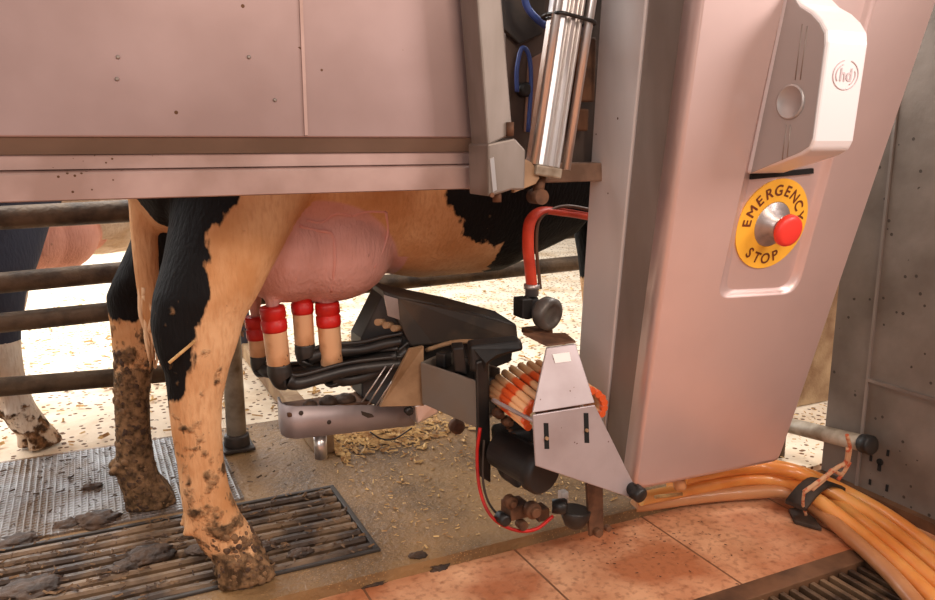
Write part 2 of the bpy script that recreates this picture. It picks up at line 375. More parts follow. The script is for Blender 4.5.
# rubber mat
tag(MB().span((-1.5, 2.14, .0), (.33, 2.72, .006)).build('rubber_mat', M['ribs']), 'grey ribbed rubber mat behind the slatted grate', 'rubber mat')

# ------------------------------------------------------------------ fence
FY = 2.6
g = thing('pipe_fence', (-.3, FY, 0), 'rusty brown pipe rail fence behind the cow', 'fence')
for (a0, a1, rr, xe) in (((0, 218), (130, 211), .034, 3.4), ((0, 283), (470, 240), .031, 3.4), ((0, 323), (500, 271), .030, 3.4), ((0, 387), (110, 378), .029, .36)):
    q0, q1 = onY(*a0, FY), onY(*a1, FY); sl = (q1.z-q0.z)/(q1.x-q0.x)
    MB().tube([(x, FY, q0.z+sl*(x-q0.x)) for x in (-2.2, xe)], rr, 14, 1).build('rail', M['fence'], g)
pf = onZ(236, 446, 0)
p = MB().lathe((pf.x, FY-.07, .006), (0, 0, 1), [(0, .032), (1.25, .032)], 18).build('post', M['galv'], g)
MB().box((pf.x, FY-.07, .011), (.1, .1, .01)).lathe((pf.x, FY-.07, .016), (0, 0, 1), [(0, .042), (.035, .040), (.04, .032)], 18).build('foot_plate', M['gratedark'], p, .002)
MB().lathe((-1.9, FY+.07, 0), (0, 0, 1), [(0, .026), (1.25, .026)], 18).build('post', M['fence'], g)
MB().lathe((2.9, FY+.07, 0), (0, 0, 1), [(0, .026), (1.25, .026)], 18).build('post', M['fence'], g)

# ------------------------------------------------------------------ cows
def ell(c, a, b, n=20, p=2.3):
    c = V(c); a = V(a); b = V(b); out = []
    for k in range(n):
        t = 2*math.pi*k/n; ct, s_ = math.cos(t), math.sin(t)
        out.append(c+a*(abs(ct)**(2/p)*(1 if ct >= 0 else -1))+b*(abs(s_)**(2/p)*(1 if s_ >= 0 else -1)))
    return out
CY = 2.03
def leg_rings(rows, y, by):
    rg = []
    for (l, r, py), b in zip(rows, by):
        A = onY(l, py, y); B = onY(r, py, y); c = (A+B)/2; c.z = (A.z+B.z)/2
        yy = b[1] if isinstance(b, tuple) else y; bb = b[0] if isinstance(b, tuple) else b
        rg.append(ell((c.x, yy, c.z), ((B.x-A.x)/2, 0, 0), (0, bb, 0), p=2.2))
    return rg
near_rows = [(180, 345, 150), (176, 328, 195), (172, 303, 225), (164, 282, 260), (152, 262, 295), (149, 246, 322), (155, 237, 350), (164, 230, 370), (167, 223, 400),
             (170, 222, 425), (176, 224, 460), (180, 230, 492), (184, 240, 516), (199, 258, 541), (214, 266, 556)]
near_by = [(.15, 1.86), (.145, 1.85), (.13, 1.82), (.11, 1.79), (.085, 1.76), (.066, 1.75), .055, .048, .044, .043, .045, .05, .055, .055, .06]
far_rows = [(140, 270, 200), (128, 240, 240), (112, 200, 275), (105, 165, 295), (109, 160, 320), (113, 155, 360), (113, 150, 395), (115, 151, 430), (115, 154, 458), (117, 160, 478), (124, 172, 494), (130, 178, 504)]
far_by = [(.14, 2.18), (.12, 2.19), (.09, 2.2), .066, .055, .05, .046, .046, .05, .056, .058, .062]
YN, YF = 1.74, 2.22
UC = onY(318, 236, 1.95); UC.y = 1.97
UR = V((.182, .19, .176))
def sd_poly(x, z, P):
    ins = False; d = 1e9
    for i in range(len(P)):
        x0, z0 = P[i]; x1, z1 = P[(i+1) % len(P)]
        if (z0 > z) != (z1 > z) and x < (x1-x0)*(z-z0)/(z1-z0)+x0: ins = not ins
        ex, ez = x1-x0, z1-z0; t = max(0, min(1, ((x-x0)*ex+(z-z0)*ez)/(ex*ex+ez*ez+1e-12)))
        d = min(d, math.hypot(x-x0-ex*t, z-z0-ez*t))
    return d if ins else -d
def xz(l, y): return [(onY(a, b, y).x, onY(a, b, y).z) for a, b in l]
near_black = xz([(120, 150), (262, 150), (240, 200), (206, 235), (209, 268), (212, 290), (203, 318), (194, 340), (190, 378), (180, 398), (166, 410), (120, 410)], 1.7)
belly_black = xz([(405, 100), (412, 190), (440, 228), (478, 242), (484, 290), (900, 290), (900, 60)], 1.95)

def cow_mesh(name):
    b = MB()
    secs = [(-.0, 1.16, .10, .10), (.05, 1.12, .20, .2), (.14, 1.08, .29, .25), (.3, 1.06, .33, .28), (.52, 1.04, .36, .30), (.8, 1.01, .385, .31), (1.05, 1.01, .385, .29), (1.28, 1.05, .345, .25), (1.45, 1.11, .25, .2), (1.58, 1.14, .17, .15)]
    b.loft([ell((x, CY, z), (0, w, 0), (0, 0, h_), 28, 2.2) for x, z, h_, w in secs])
    b.loft(leg_rings(near_rows, YN, near_by)); b.loft(leg_rings(far_rows, YF, far_by))
    # hooves: two claws each
    for (A, B, y, z0) in ((onZ(212, 566), onZ(279, 570), 1.725, .0), (onZ(126, 506), onZ(182, 506), 2.225, .004)):
        L_ = min(B.x-A.x, .165)
        for s in (-1, 1):
            yy = y+s*.031
            b.loft([ell((A.x+L_*.44, yy, z0+.001), (L_*.50, 0, 0), (0, .029, 0)), ell((A.x+L_*.42, yy, z0+.03), (L_*.45, 0, 0), (0, .028, 0)), ell((A.x+L_*.34, yy-s*.006, z0+.075), (L_*.34, 0, 0), (0, .028, 0))])
    # dew claws
    for px, py, y in ((186, 524, 1.74), (112, 467, 2.22)):
        q = onY(px, py, y)
        for s in (-1, 1): b.loft([ell((q.x-.004, y+s*.026, q.z-.018), (.011, 0, 0), (0, .012, 0)), ell((q.x+.008, y+s*.026, q.z+.012), (.014, 0, 0), (0, .014, 0))])
    # forelegs
    for x, y in ((1.54, 1.90), (1.52, 2.16)):
        b.loft([ell((x+.02, CY+(y-CY)*.9, 1.1), (.13, 0, 0), (0, .08, 0)), ell((x, y, .82), (.105, 0, 0), (0, .07, 0)), ell((x+.0, y, .62), (.06, 0, 0), (0, .05, 0)), ell((x+.02, y, .42), (.05, 0, 0), (0, .046, 0)),
                ell((x+.01, y, .25), (.034, 0, 0), (0, .034, 0)), ell((x+.01, y, .12), (.042, 0, 0), (0, .045, 0)), ell((x+.03, y, .055), (.055, 0, 0), (0, .055, 0)), ell((x+.035, y, .002), (.07, 0, 0), (0, .058, 0))])
    # neck and head behind the machine, reaching down to the feed
    b.loft([ell((1.4, CY, 1.14), (-.06, 0, .2), (0, .17, 0)), ell((1.65, CY, 1.12), (-.06, 0, .2), (0, .12, 0)), ell((1.88, CY, 1.08), (-.07, 0, .16), (0, .095, 0)), ell((2.02, CY, 1.06), (-.03, 0, .12), (0, .085, 0))])
    b.loft([ell((1.95, CY, 1.11), (.04, 0, .10), (0, .08, 0)), ell((2.05, CY, 1.04), (.06, 0, .11), (0, .10, 0)), ell((2.16, CY, .92), (.07, 0, .09), (0, .085, 0)), ell((2.28, CY, .78), (.06, 0, .07), (0, .065, 0)), ell((2.34, CY, .70), (.06, 0, .06), (0, .07, 0)), ell((2.37, CY, .665), (.045, 0, .045), (0, .055, 0))])
    for s in (-1, 1): b.loft([ell((1.99, CY+s*.08, 1.12), (.02, 0, .03), (0, .01, 0)), ell((1.97, CY+s*.17, 1.13), (.03, 0, .05), (0, .012, 0)), ell((1.97, CY+s*.24, 1.10), (.008, 0, .015), (0, .008, 0))])
    # udder: one bag with four quarters and teats
    for dx, dy, k in ((0, 0, 1.0), (-.09, -.05, .82), (-.09, .07, .82), (.03, -.05, .86), (.03, .06, .86)):
        c = UC+V((dx, dy, -.0 if k == 1 else -.012)); R_ = UR*k
        b.loft([[c+V((R_.x*math.sin(ph)*math.cos(th), R_.y*math.sin(ph)*math.sin(th), -R_.z*math.cos(ph))) for th in (2*math.pi*i/24 for i in range(24))] for ph in (math.pi*(j+.02)/12.04 for j in range(13))])
    for t_ in TEATS:
        b.tube([t_[0]+V((0, 0, .06)), t_[0], t_[1]], [.024, .018, .013], 12, 3)
    # tail
    b.tube([onY(*q, 2.0) for q in ((150, 120), (143, 170), (143, 215), (146, 262), (150, 305), (153, 335))], [.034, .033, .032, .030, .026, .02], 12, 5)
    bmesh.ops.recalc_face_normals(b.bm, faces=b.bm.faces)
    me = bpy.data.meshes.new('tmp'); b.bm.to_mesh(me); b.bm.free()
    o = bpy.data.objects.new('tmp', me); COL.objects.link(o)
    rm = o.modifiers.new('r', 'REMESH'); rm.mode = 'VOXEL'; rm.voxel_size = .0085
    sm = o.modifiers.new('s', 'SMOOTH'); sm.factor = .5; sm.iterations = 6
    bpy.context.view_layer.update()
    dg = bpy.context.evaluated_depsgraph_get()
    out = bpy.data.meshes.new_from_object(o.evaluated_get(dg)); out.name = name
    bpy.data.objects.remove(o); bpy.data.meshes.remove(me)
    for p in out.polygons: p.use_smooth = True
    return out
def paint(me, black_fn, dirt_fn, pink=True):
    n = len(me.vertices)
    at = {k: me.attributes.new(k, 'FLOAT', 'POINT') for k in ('black', 'pink', 'dirt')}
    vb, vp, vd = [0.0]*n, [0.0]*n, [0.0]*n
    for i, v in enumerate(me.vertices):
        x, y, z = v.co
        q = V(((x-UC.x+.02)/(UR.x*1.18), (y-UC.y)/(UR.y*1.15), (z-UC.z+.01)/(UR.z*1.12))).length
        pk = max(0, min(1, (1.10-q)/.06+.5))
        if z < UC.z-.05 and abs(x-UC.x) < .2 and abs(y-UC.y) < .18 and z > .4: pk = 1.0
        if y < 1.80 and x < near_edge(z): pk = 0.0
        if x < .24: pk = 0.0
        if pk and z > UC.z+.13: pk = 0
        vp[i] = pk; vb[i] = black_fn(x, y, z); vd[i] = dirt_fn(x, y, z)
    for k, a in (('black', vb), ('pink', vp), ('dirt', vd)): at[k].data.foreach_set('value', a)
_edge = sorted((onY(r, py, YN).z, onY(r, py, YN).x) for _, r, py in near_rows)
def near_edge(z):
    for (z0, x0), (z1, x1) in zip(_edge, _edge[1:]):
        if z0 <= z <= z1: return x0+(x1-x0)*(z-z0)/(z1-z0)-.012
    return -9 if z < _edge[0][0] else 9

# teat cups: (top px, bottom px, depth)
CUPS = [((272, 306), (279, 366), 1.86, .0285), ((327, 302), (332, 366), 1.88, .0285), ((301, 289), (305, 346), 1.90, .0255), ((256, 316), (261, 357), 2.06, .0285)]
TEATS = []
for tp, bt, y, rr in CUPS:
    T = onY(*tp, y); B = onY(*bt, y); a = (B-T).normalized(); TEATS.append((T-a*.03, T+a*.015))

def black1(x, y, z):
    b = max(sd_poly(x, z, belly_black) if x > .45 else -1, -1)
    if y < 1.92 and x < .62: b = max(b, sd_poly(x, z, near_black))
    if y > 2.06 and x < .45: b = max(b, z-.545)
    if z < .25 and x > 1.2: b = -1
    if x > 2.0: b = -.1 if abs(y-CY) < .03 else b
    return max(-1, min(1, b))
def dirt1(x, y, z):
    if y > 2.08 and x < .4: return max(0, min(1.3, (.62-z)/.28)) if z < .545 else 0
    d = max(0, min(.46, (.68-z)/.9))
    if z < .11: d = max(d, .44+(.11-z)*9)
    if x < .3 and .4 < z < .75 and y < 1.9: d = max(d, .18)
    return d
cm = cow_mesh('cow'); cm2 = cm.copy()
from mathutils.bvhtree import BVHTree
bvh = BVHTree.FromPolygons([v.co.copy() for v in cm.vertices], [tuple(p.vertices) for p in cm.polygons])
def place_cow(me, name, mt, off, label, cat, black_fn, dirt_fn, rot=0.0):
    paint(me, black_fn, dirt_fn)
    org = V((.7, CY, 0)) if not rot else V((.2, CY-.25, 0))
    me.transform(Matrix.Translation(-org)); me.materials.clear(); me.materials.append(mt)
    o = bpy.data.objects.new(name, me); COL.objects.link(o); o.location = org+off; o.rotation_euler.z = rot; o.scale = (.9,)*3 if rot else (1,)*3; ORG[o] = org+off
    return tag(o, label, cat)
cow = place_cow(cm, 'cow', M['cow'], V((0, 0, 0)), 'black and white cow standing in the milking stall with cups on its udder', 'cow', black1, dirt1)
# loose tail switch
tw = MB()
for k in range(46):
    a = random.uniform(0, 6.28); r0 = random.uniform(0, .024)
    A = onY(151, 300, 2.0)+V((math.cos(a)*r0, math.sin(a)*r0, random.uniform(-.03, .05)))
    B = onY(157, 364+random.uniform(-26, 6), 2.0)+V((random.uniform(-.022, .022), random.uniform(-.02, .02), 0))
    tw.tube([A, (A+B)/2+V((random.uniform(-.012, .012), random.uniform(-.01, .01), 0)), B], [.007, .006, .002], 5, 4)
tw.build('tail_switch', M['tailhair'], cow, label='pale hair at the end of the tail')
# udder veins
def hit(px, py):
    h_ = bvh.ray_cast(O, ray(px, py)); return h_[0], h_[1]
for line, r_ in (([(300, 226), (316, 230), (332, 234), (335, 252), (334, 272), (331, 292)], .0042), ([(386, 212), (388, 232), (384, 248), (374, 268)], .004), ([(352, 216), (336, 214), (322, 222), (306, 220)], .0036), ([(352, 216), (366, 212), (386, 212)], .0034)):
    pts = []
    for a, b_ in line:
        p_, n_ = hit(a, b_)
        if p_ is not None: pts.append(p_-n_*r_*.35)
    MB().tube(pts, r_, 8, 6).build('udder_vein', M['vein'], cow)
muds = [MB(), MB()]
for _ in range(1300):
    far = random.random() < .66; mud = muds[far]
    if far: c_ = V((onY(133, 400, YF).x, YF, random.uniform(.0, .46)**1.0)); c_.z = .46*random.random()**1.3
    else: c_ = V((onY(235, 540, YN).x, YN, .13*random.random()))
    a = random.uniform(0, 6.28); d_ = V((math.cos(a), math.sin(a), 0))
    h_ = bvh.ray_cast(c_+d_*.4, -d_)
    if h_[0] is None or (h_[0]-c_).length > .16: continue
    sz = random.uniform(.002, .0048)*(1.6 if random.random() < .1 else 1); s_ = random.random()*40
    t1 = h_[1].orthogonal().normalized(); t2 = h_[1].cross(t1)
    rg = []
    for ph in range(5):
        an = ph/4*math.pi*.5; rr_ = sz*math.cos(an)*1.3+.0003; hh_ = sz*.8*math.sin(an)
        rg.append([h_[0]-h_[1]*.002+h_[1]*hh_+(t1*math.cos(q)*1.0+t2*math.sin(q)*1.2)*rr_*(1+.45*pnoise(V((math.cos(q)*1.5+s_, math.sin(q)*1.5, ph*.4)))) for q in (6.2832*k/9 for k in range(9))])
    mud.loft(rg)
for mud in muds: mud.build('caked_mud', M['mud'], cow)
off2 = V((-.48, 1.08, 0))
cow2 = place_cow(cm2, 'cow', M['cow2'], off2, 'grey and white cow with a pink udder standing beyond the fence', 'cow',
                 lambda x, y, z: max(-1, min(1, (.36-x)+.12*math.sin(z*9) if (y < 1.95 and x < .8 and z > .42) else (.1 if x > .95 else -.1))), lambda x, y, z: max(0, min(.5, (.35-z)/.5)), math.radians(38))

# ------------------------------------------------------------------ stall side panel (upper left)
YP = 1.5
zt = onY(0, 137, 1.47).z; za = onY(0, 155.5, YP).z; zb = onY(0, 172, YP-.004).z; zc = onY(0, 203, YP-.016).z
XL, XR = -1.7, onY(484, 100, 1.47).x; XB = onY(512, 180, 1.5).x
g = thing('stall_side_panel', (-.3, YP, zc), 'large stainless panel hanging across the upper left in front of the cow', 'stall panel')
def prof(pts, x0, x1): return MB().prism([(x0, y, z) for y, z in pts], (x1-x0, 0, 0))
sh = prof([(1.47, 1.95), (1.47, zt), (1.50, zt), (1.50, za), (1.56, za), (1.56, 1.95)], XL, XR).build('side_sheet', M['panel'], g, .003)
prof([(1.4745, zt-.0005), (1.4945, za+.001), (1.4995, za+.001), (1.4995, zt-.0005)], XL, XR).build('shade_band', M['shadeband'], g)  # strip coloured dark as the shaded underside of the sheet, not a seal
xs = onY(303, 60, 1.47).x
MB().span((xs-.003, 1.4665, zt+.004), (xs+.003, 1.4705, 1.95)).build('seam', M['rail'], sh)
for px, py in ((118, 57), (117, 79), (249, 57), (275, 100)):
    q = onY(px, py, 1.469); MB().lathe(q+V((0, .002, 0)), (0, -1, 0), [(0, .0035), (.003, .0032), (.004, .002)], 12).build('rivet', M['post'], sh)
prof([(YP, za), (YP, zb+.003), (YP+.006, zb+.001), (YP-.014, zb-.002), (YP-.016, zb-.005), (YP-.016, zc+.002), (YP-.012, zc), (1.56, zc), (1.56, za)], XL, XB).build('bottom_rail', M['rail'], g)

# ------------------------------------------------------------------ leaning upright and bracket
def ext(a, b, k): return [a+(a-b)*k]
yu = 1.385
q = [onY(477, 0, yu), onY(502, 0, yu), onY(513, 134, yu), onY(488, 146, yu)]
tl = q[0]+(q[0]-q[3])*1.2; tr = q[1]+(q[1]-q[2])*1.2
g = thing('guide_upright', q[3], 'leaning dull steel upright with a bolted foot, right of the stall panel', 'upright post')
MB().prism([tl, tr, q[2], q[3]], (-.0, .075, 0)).build('upright', M['post'], g, .004)
b1 = MB().prism([onY(488, 144, yu-.006), onY(515, 138, yu-.006), onY(526, 150, yu-.006), onY(525, 190, yu-.006), onY(512, 190, yu-.006), onY(489, 197, yu-.006)], (0, .09, 0)).build('foot_bracket', M['post'], g, .004)
MB().prism([onY(490, 159, yu-.009), onY(494, 157, yu-.009), onY(497, 190, yu-.009), onY(493, 192, yu-.009)], (0, .004, 0)).build('bright_strip', M['alu'], b1)
MB().lathe(onY(492, 195, yu-.008)+V((0, .004, 0)), (0, -1, 0), [(0, .005), (.006, .005)], 6).lathe(onY(497, 200, yu+.02), (0, 0, -1), [(-.02, .01), (.004, .01)], 6).build('bolt', M['rust'], b1)
MB().prism([onY(514, 153, yu+.02), onY(533, 163, yu+.02), onY(540, 178, yu+.02), onY(536, 184, yu+.02), onY(514, 193, yu+.02)], (0, .012, 0)).build('gusset', M['tan'], g, .002)
MB().lathe(onY(510, 130, yu-.002), (0, 0, -1), [(-.015, .008), (.012, .008)], 8).build('clamp_bolt', M['rust'], g)

# ------------------------------------------------------------------ pneumatic cylinder
yc = 1.43
A = onY(542, 166, yc); B = onY(567, 0, yc); ax = (B-A).normalized(); A = A-ax*.0; T = B+ax*.45
g = thing('pneumatic_cylinder', A, 'shiny grooved aluminium air cylinder leaning beside the column', 'air cylinder')
sx = V((1, 0, 0)); sx = (sx-ax*sx.dot(ax)).normalized(); sy = ax.cross(sx)
def pr(p): return [A+sx*a+sy*b for a, b in p]
w_ = .029
bp = [(-w_, -w_*.7), (-w_*.55, -w_), (-w_*.42, -w_), (-w_*.36, -w_*.72), (-w_*.12, -w_*.72), (-w_*.06, -w_*1.05), (w_*.3, -w_*1.05), (w_*.36, -w_*.66), (w_*.62, -w_*.66), (w_*.7, -w_), (w_*.9, -w_), (w_, -w_*.7), (w_, w_*.7), (w_*.7, w_), (-w_*.7, w_), (-w_, w_*.7)]
MB().prism(pr(bp), T-A).build('barrel', M['alu'], g, .0015)
for sgn in (-1, 1):
    kx = -1.08 if sgn < 0 else 1.62
    MB().tube([A+sx*w_*kx-sy*w_*.7, T+sx*w_*kx-sy*w_*.7], .0095, 12, 1).build('tie_rod', M['alu'], g)
MB().prism([p-ax*.022 for p in pr([(-w_*1.1, -w_*1.15), (w_*1.1, -w_*1.15), (w_*1.1, w_*1.1), (-w_*1.1, w_*1.1)])], ax*.022).build('end_cap', M['galv'], g, .004)
MB().tube([A-ax*.022, A-ax*.062], .012, 12, 1).lathe(A-ax*.064-sy*.02, sy, [(0, .016), (.04, .016)], 16).build('rod_eye', M['rust'], g)
c0 = A+(B-A)*.89
MB().tube([c0+sx*a+sy*b for a, b in [(-w_*1.35, 0), (-w_*1.1, -w_*1.2), (0, -w_*1.35), (w_*1.8, -w_*1.2), (w_*2.0, 0), (w_, w_*1.2), (-w_, w_*1.2), (-w_*1.35, .002)]], .004, 8, 5).build('cable_tie', M['black'], g)

# dark frame and hoses behind them
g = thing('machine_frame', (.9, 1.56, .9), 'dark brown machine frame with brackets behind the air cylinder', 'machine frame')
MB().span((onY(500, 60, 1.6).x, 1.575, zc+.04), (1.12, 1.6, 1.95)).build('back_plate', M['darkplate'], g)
q = [onY(528, 60, 1.57), onY(556, 45, 1.57), onY(548, 128, 1.57), onY(524, 132, 1.57)]
MB().prism(q, (0, .004, 0)).build('cover_patch', M['pinkplate'], g, .002)
MB().prism([onY(500, -20, 1.56), onY(548, -20, 1.56), onY(543, 34, 1.56), onY(520, 44, 1.56), onY(505, 30, 1.56)], (0, .015, 0)).build('hood_bracket', M['hood'], g, .003)
MB().box(onY(583, 70, 1.55), (.05, .03, .14)).box(onY(578, 120, 1.55), (.04, .03, .05)).build('bracket', M['rust'], g, .004)
q = onY(520, 180, 1.52); MB().span((XB+.004, 1.50, zc+.008), (1.17, 1.56, zc+.05)).build('crossbar', M['darkpink'], g, .003)
MB().lathe(onY(522, 90, 1.57), (0, -1, 0), [(0, .016), (.02, .016), (.024, .01)], 14).build('fitting', M['black'], g)
tag(MB().tube([onY(522, -22, 1.5), onY(526, 4, 1.5), onY(536, 18, 1.5), onY(548, 27, 1.52), onY(562, 34, 1.53)], .0075, 12, 6).build('air_hose', M['blue']), 'blue air hose curving across the top, left of the air cylinder', 'hose', 'blue air hoses')
tag(MB().tube([onY(517, 92, 1.55), onY(517, 68, 1.55), onY(522, 48, 1.55), onY(529, 56, 1.55), onY(531, 85, 1.55), onY(528, 132, 1.55)], .0048, 12, 6).build('air_hose', M['blue']), 'blue air hose in a narrow arch above the bracket', 'hose', 'blue air hoses')

# ------------------------------------------------------------------ robot column
YA = 1.40; S = .21
P0 = onY(640, 490, YA); NN = V((0, -1, -S)).normalized(); UU = V((1, 0, 0)); VV = UU.cross(NN)*-1
if VV.z < 0: VV = -VV
def PL(px, py, d=0.0): return onP(px, py, P0+NN*d, NN)
BL, BR = PL(634, 493), PL(779, 463); TL, TR = PL(702, 0), PL(938, 0)
TL = TL+(TL-BL)*.35; TR = TR+(TR-BR)*.35
dz = TL.z-BL.z
xl = lambda z: BL.x+(TL.x-BL.x)*(z-BL.z)/dz
xr = lambda z: BR.x+(TR.x-BR.x)*(z-BR.z)/(TR.z-BR.z)
yf = lambda z: P0.y-S*(z-P0.z)
g = thing('robot_column', ((BL.x+BR.x)/2, 1.5, BL.z), 'tall leaning milking robot column with a brushed pale pink steel front', 'milking robot')
# front cover with a pressed recess
def rloop(pts, rad, k=6):
    out = []; n = len(pts)
    for i in range(n):
        p, a, b = pts[i], pts[i-1], pts[(i+1) % n]; r = rad[i] if isinstance(rad, (list, tuple)) else rad
        u, w = (a-p).normalized(), (b-p).normalized()
        s0, s1 = p+u*r, p+w*r
        for j in range(k+1):
            t = j/k; out.append(s0*(1-t)**2+p*2*t*(1-t)+s1*t*t)
    return out
outer = rloop([BL, BR, TR, TL], [.035, .02, .01, .01])
rec = [PL(717, 299), PL(797, 294), PL(893, -60), PL(797, -60)]
inner = rloop(rec, [.035, .05, .02, .02])
rec2 = [PL(725, 290, -.016), PL(789, 287, -.016), PL(880, -55, -.016), PL(802, -55, -.016)]
inner2 = rloop(rec2, [.03, .045, .02, .02])
cb = MB(); bm = cb.bm
def loopv(ps): return [bm.verts.new(p) for p in ps]
def inset(ps, d):
    c = sum(ps, V())/len(ps); return [p+(c-p).normalized()*d for p in ps]
R0 = loopv([p-NN*.05 for p in outer]); R1 = loopv([p-NN*.014 for p in outer]); R2 = loopv([p-NN*.004 for p in inset(outer, .006)]); R3 = loopv(inset(outer, .018))
I0 = loopv(inner); I1 = loopv([p-NN*.006 for p in inset(inner, .006)]); I2 = loopv(inner2)
def bridge(a, b, sm):
    n = len(a)
    for i in range(n): cb.face((a[i], a[(i+1) % n], b[(i+1) % n], b[i]), sm)
bridge(R0, R1, True); bridge(R1, R2, True); bridge(R2, R3, True); bridge(I0, I1, True); bridge(I1, I2, True)
cb.face(I2); cb.face(R0[::-1])
# front ring: same vertex count on both loops, start corners aligned (bottom-left first)
bridge(R3, I0, False)
cover = cb.build('front_cover', M['cover'], g)
# side frame and rear post: side profile in (y, z)
def zslab(y_front, y_back, zs, inset_x, m, name, bev=.003):
    rings = []
    for z in zs:
        a, b_ = xl(z)+inset_x, xr(z)-inset_x
        rings.append([V((a, y_front(z), z)), V((b_, y_front(z), z)), V((b_, y_back(z), z)), V((a, y_back(z), z))])
    return MB().loft(rings, True, False).build(name, m, g, bev)
zlo, zhi = BL.z+.02, TL.z-.01
def lin(pa, pb):
    qs = []
    for px, py in (pa, pb):
        zz = .8
        for _ in range(8): q = onX(px, py, xl(zz)-.0); zz = q.z
        qs.append(q)
    a, b_ = qs; return lambda z: a.y+(b_.y-a.y)*(z-a.z)/(b_.z-a.z)
ymid = lin((646, 0), (608, 390)); yback = lin((601, 0), (578, 370))
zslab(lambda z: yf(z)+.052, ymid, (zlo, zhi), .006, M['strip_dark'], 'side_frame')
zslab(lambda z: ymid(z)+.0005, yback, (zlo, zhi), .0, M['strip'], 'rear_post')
MB().lathe(onX(600, 221, xl(.75)-.001)+V((.002, 0, 0)), (-1, 0, 0), [(0, .005), (.003, .004)], 12).build('screw', M['rust'], g)
# rounded equipment housing
hl = [(749, 177), (787, -4)]
hb, ht = PL(750, 176), PL(787, -3)
ed = (ht-hb).normalized(); nrm = ed.cross(NN).normalized()
def HS(px, py): return onP(px, py, hb, nrm)
prf = [hb, HS(800, 156), HS(810, 150), HS(814, 141), HS(827.5, 42), HS(827, 30), HS(821, 19), HS(812, 10), HS(800, 3), ht+ed*.02]
hw = (PL(845, 100)-PL(845-0, 100)); 
wv = UU*((onP(869, 44, HS(827.5, 42), (ed.cross(UU)).normalized())-HS(827.5, 42)).x)
hz_ = MB().prism([p-NN*.014 if i in (0, len(prf)-1) else p for i, p in enumerate(prf)], wv).build('control_housing', M['housing'], cover, .007, 3)
# left cheek plate, round cap and grooves
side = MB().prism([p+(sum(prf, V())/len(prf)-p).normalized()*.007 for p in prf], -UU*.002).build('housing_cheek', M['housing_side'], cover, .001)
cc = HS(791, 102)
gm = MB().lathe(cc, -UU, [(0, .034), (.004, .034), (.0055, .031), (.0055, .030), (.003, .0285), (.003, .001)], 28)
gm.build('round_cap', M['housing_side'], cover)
gl = MB()
for a, b_ in (((803, 24), (796, 80)), ((808, 26), (801, 80)), ((787, 125), (783, 160)), ((791, 125), (788, 157))):
    p, q_ = HS(*a), HS(*b_); gl.tube([p-UU*.002, q_-UU*.002], .0013, 6, 1)
gl.build('groove_line', M['strip_dark'], cover)
# black strip drawn in as the shadow under the housing
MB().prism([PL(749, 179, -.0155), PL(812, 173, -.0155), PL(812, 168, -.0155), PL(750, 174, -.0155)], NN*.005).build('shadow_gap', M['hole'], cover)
# lettering helper
def text_mesh(mb, ch, size, org, ux, uy, un, depth=.0006):
    cu = bpy.data.curves.new('t', 'FONT'); cu.body = ch; cu.size = size; cu.align_x = 'CENTER'
    o = bpy.data.objects.new('t', cu); me = bpy.data.meshes.new_from_object(o)
    tmp = bmesh.new(); tmp.from_mesh(me)
    for i, (ex, ey) in enumerate(((0, 0), (1, .3), (-1, -.3), (.3, -1), (-.3, 1))):
        mp = {v: mb.bm.verts.new(org+ux*(v.co.x+ex*size*.022)+uy*(v.co.y+ey*size*.022)+un*(depth+i*.00006)) for v in tmp.verts}
        for f_ in tmp.faces: mb.face([mp[v] for v in f_.verts])
    tmp.free(); bpy.data.objects.remove(o); bpy.data.curves.remove(cu); bpy.data.meshes.remove(me)
# emblem on the housing front: letters inside an oval of two arcs
fn = (HS(827.5, 42)-HS(814, 141)).cross(UU).normalized()
if fn.y > 0: fn = -fn
fu = (HS(827.5, 42)-HS(814, 141)).normalized(); lc = onP(845.5, 75, HS(821, 90), fn)
lg = MB()
text_mesh(lg, 'hd', .034, lc-fu*.011+UU*.001, UU, fu, fn, .0009)
for a0, a1, rx, ry in ((105, 275, .034, .027), (-80, 72, .034, .027), (-60, 25, .026, .020), (110, 215, .026, .020)):
    ps = [lc+UU*rx*math.cos(math.radians(a0+(a1-a0)*i/14))+fu*ry*math.sin(math.radians(a0+(a1-a0)*i/14))+fn*.0004 for i in range(15)]
    lg.tube(ps, .0013, 6, 1, flat=1)
lg.build('emblem', M['logo'], hz_)
# emergency stop
ec = PL(771.5, 224, -.0155); eu = UU; ev = VV
e_r = (PL(771.5, 181)-PL(771.5, 266)).length/2
def ring_mesh(ri, ro, h0, h1, n=48):
    b = MB(); rr = []
    for h_, r_ in ((h0, ri), (h0, ro), (h1, ro), (h1, ri)): rr.append([ec+NN*h_+(eu*math.cos(a)+ev*math.sin(a))*r_ for a in (2*math.pi*k/n for k in range(n))])
    for a, c in zip(rr, rr[1:]+rr[:1]):
        vs = None
    L_ = [[b.bm.verts.new(p) for p in r_] for r_ in rr]
    for i in range(4):
        for k in range(n): b.face((L_[i][k], L_[i][(k+1) % n], L_[(i+1) % 4][(k+1) % n], L_[(i+1) % 4][k]))
    return b
yd = ring_mesh(e_r*.5, e_r, 0, .003).build('emergency_stop_plate', M['yellow'], cover, label='round yellow plate with dark lettering')
lt = MB()
tilt = math.radians(-6)
for word, mid, step, flip in (('EMERGENCY', 90, -20.5, False), ('STOP', 262, 20, True)):
    for i, ch in enumerate(word):
        a = math.radians(mid+step*(i-(len(word)-1)/2))+(math.radians(4) if not flip else 0)
        rad = eu*math.cos(a)+ev*math.sin(a); tan = (eu*math.sin(a)-ev*math.cos(a))
        if flip: text_mesh(lt, ch, e_r*.33, ec+rad*e_r*.88, -tan, -rad, NN, .0036)
        else: text_mesh(lt, ch, e_r*.33, ec+rad*e_r*.64, tan, rad, NN, .0036)
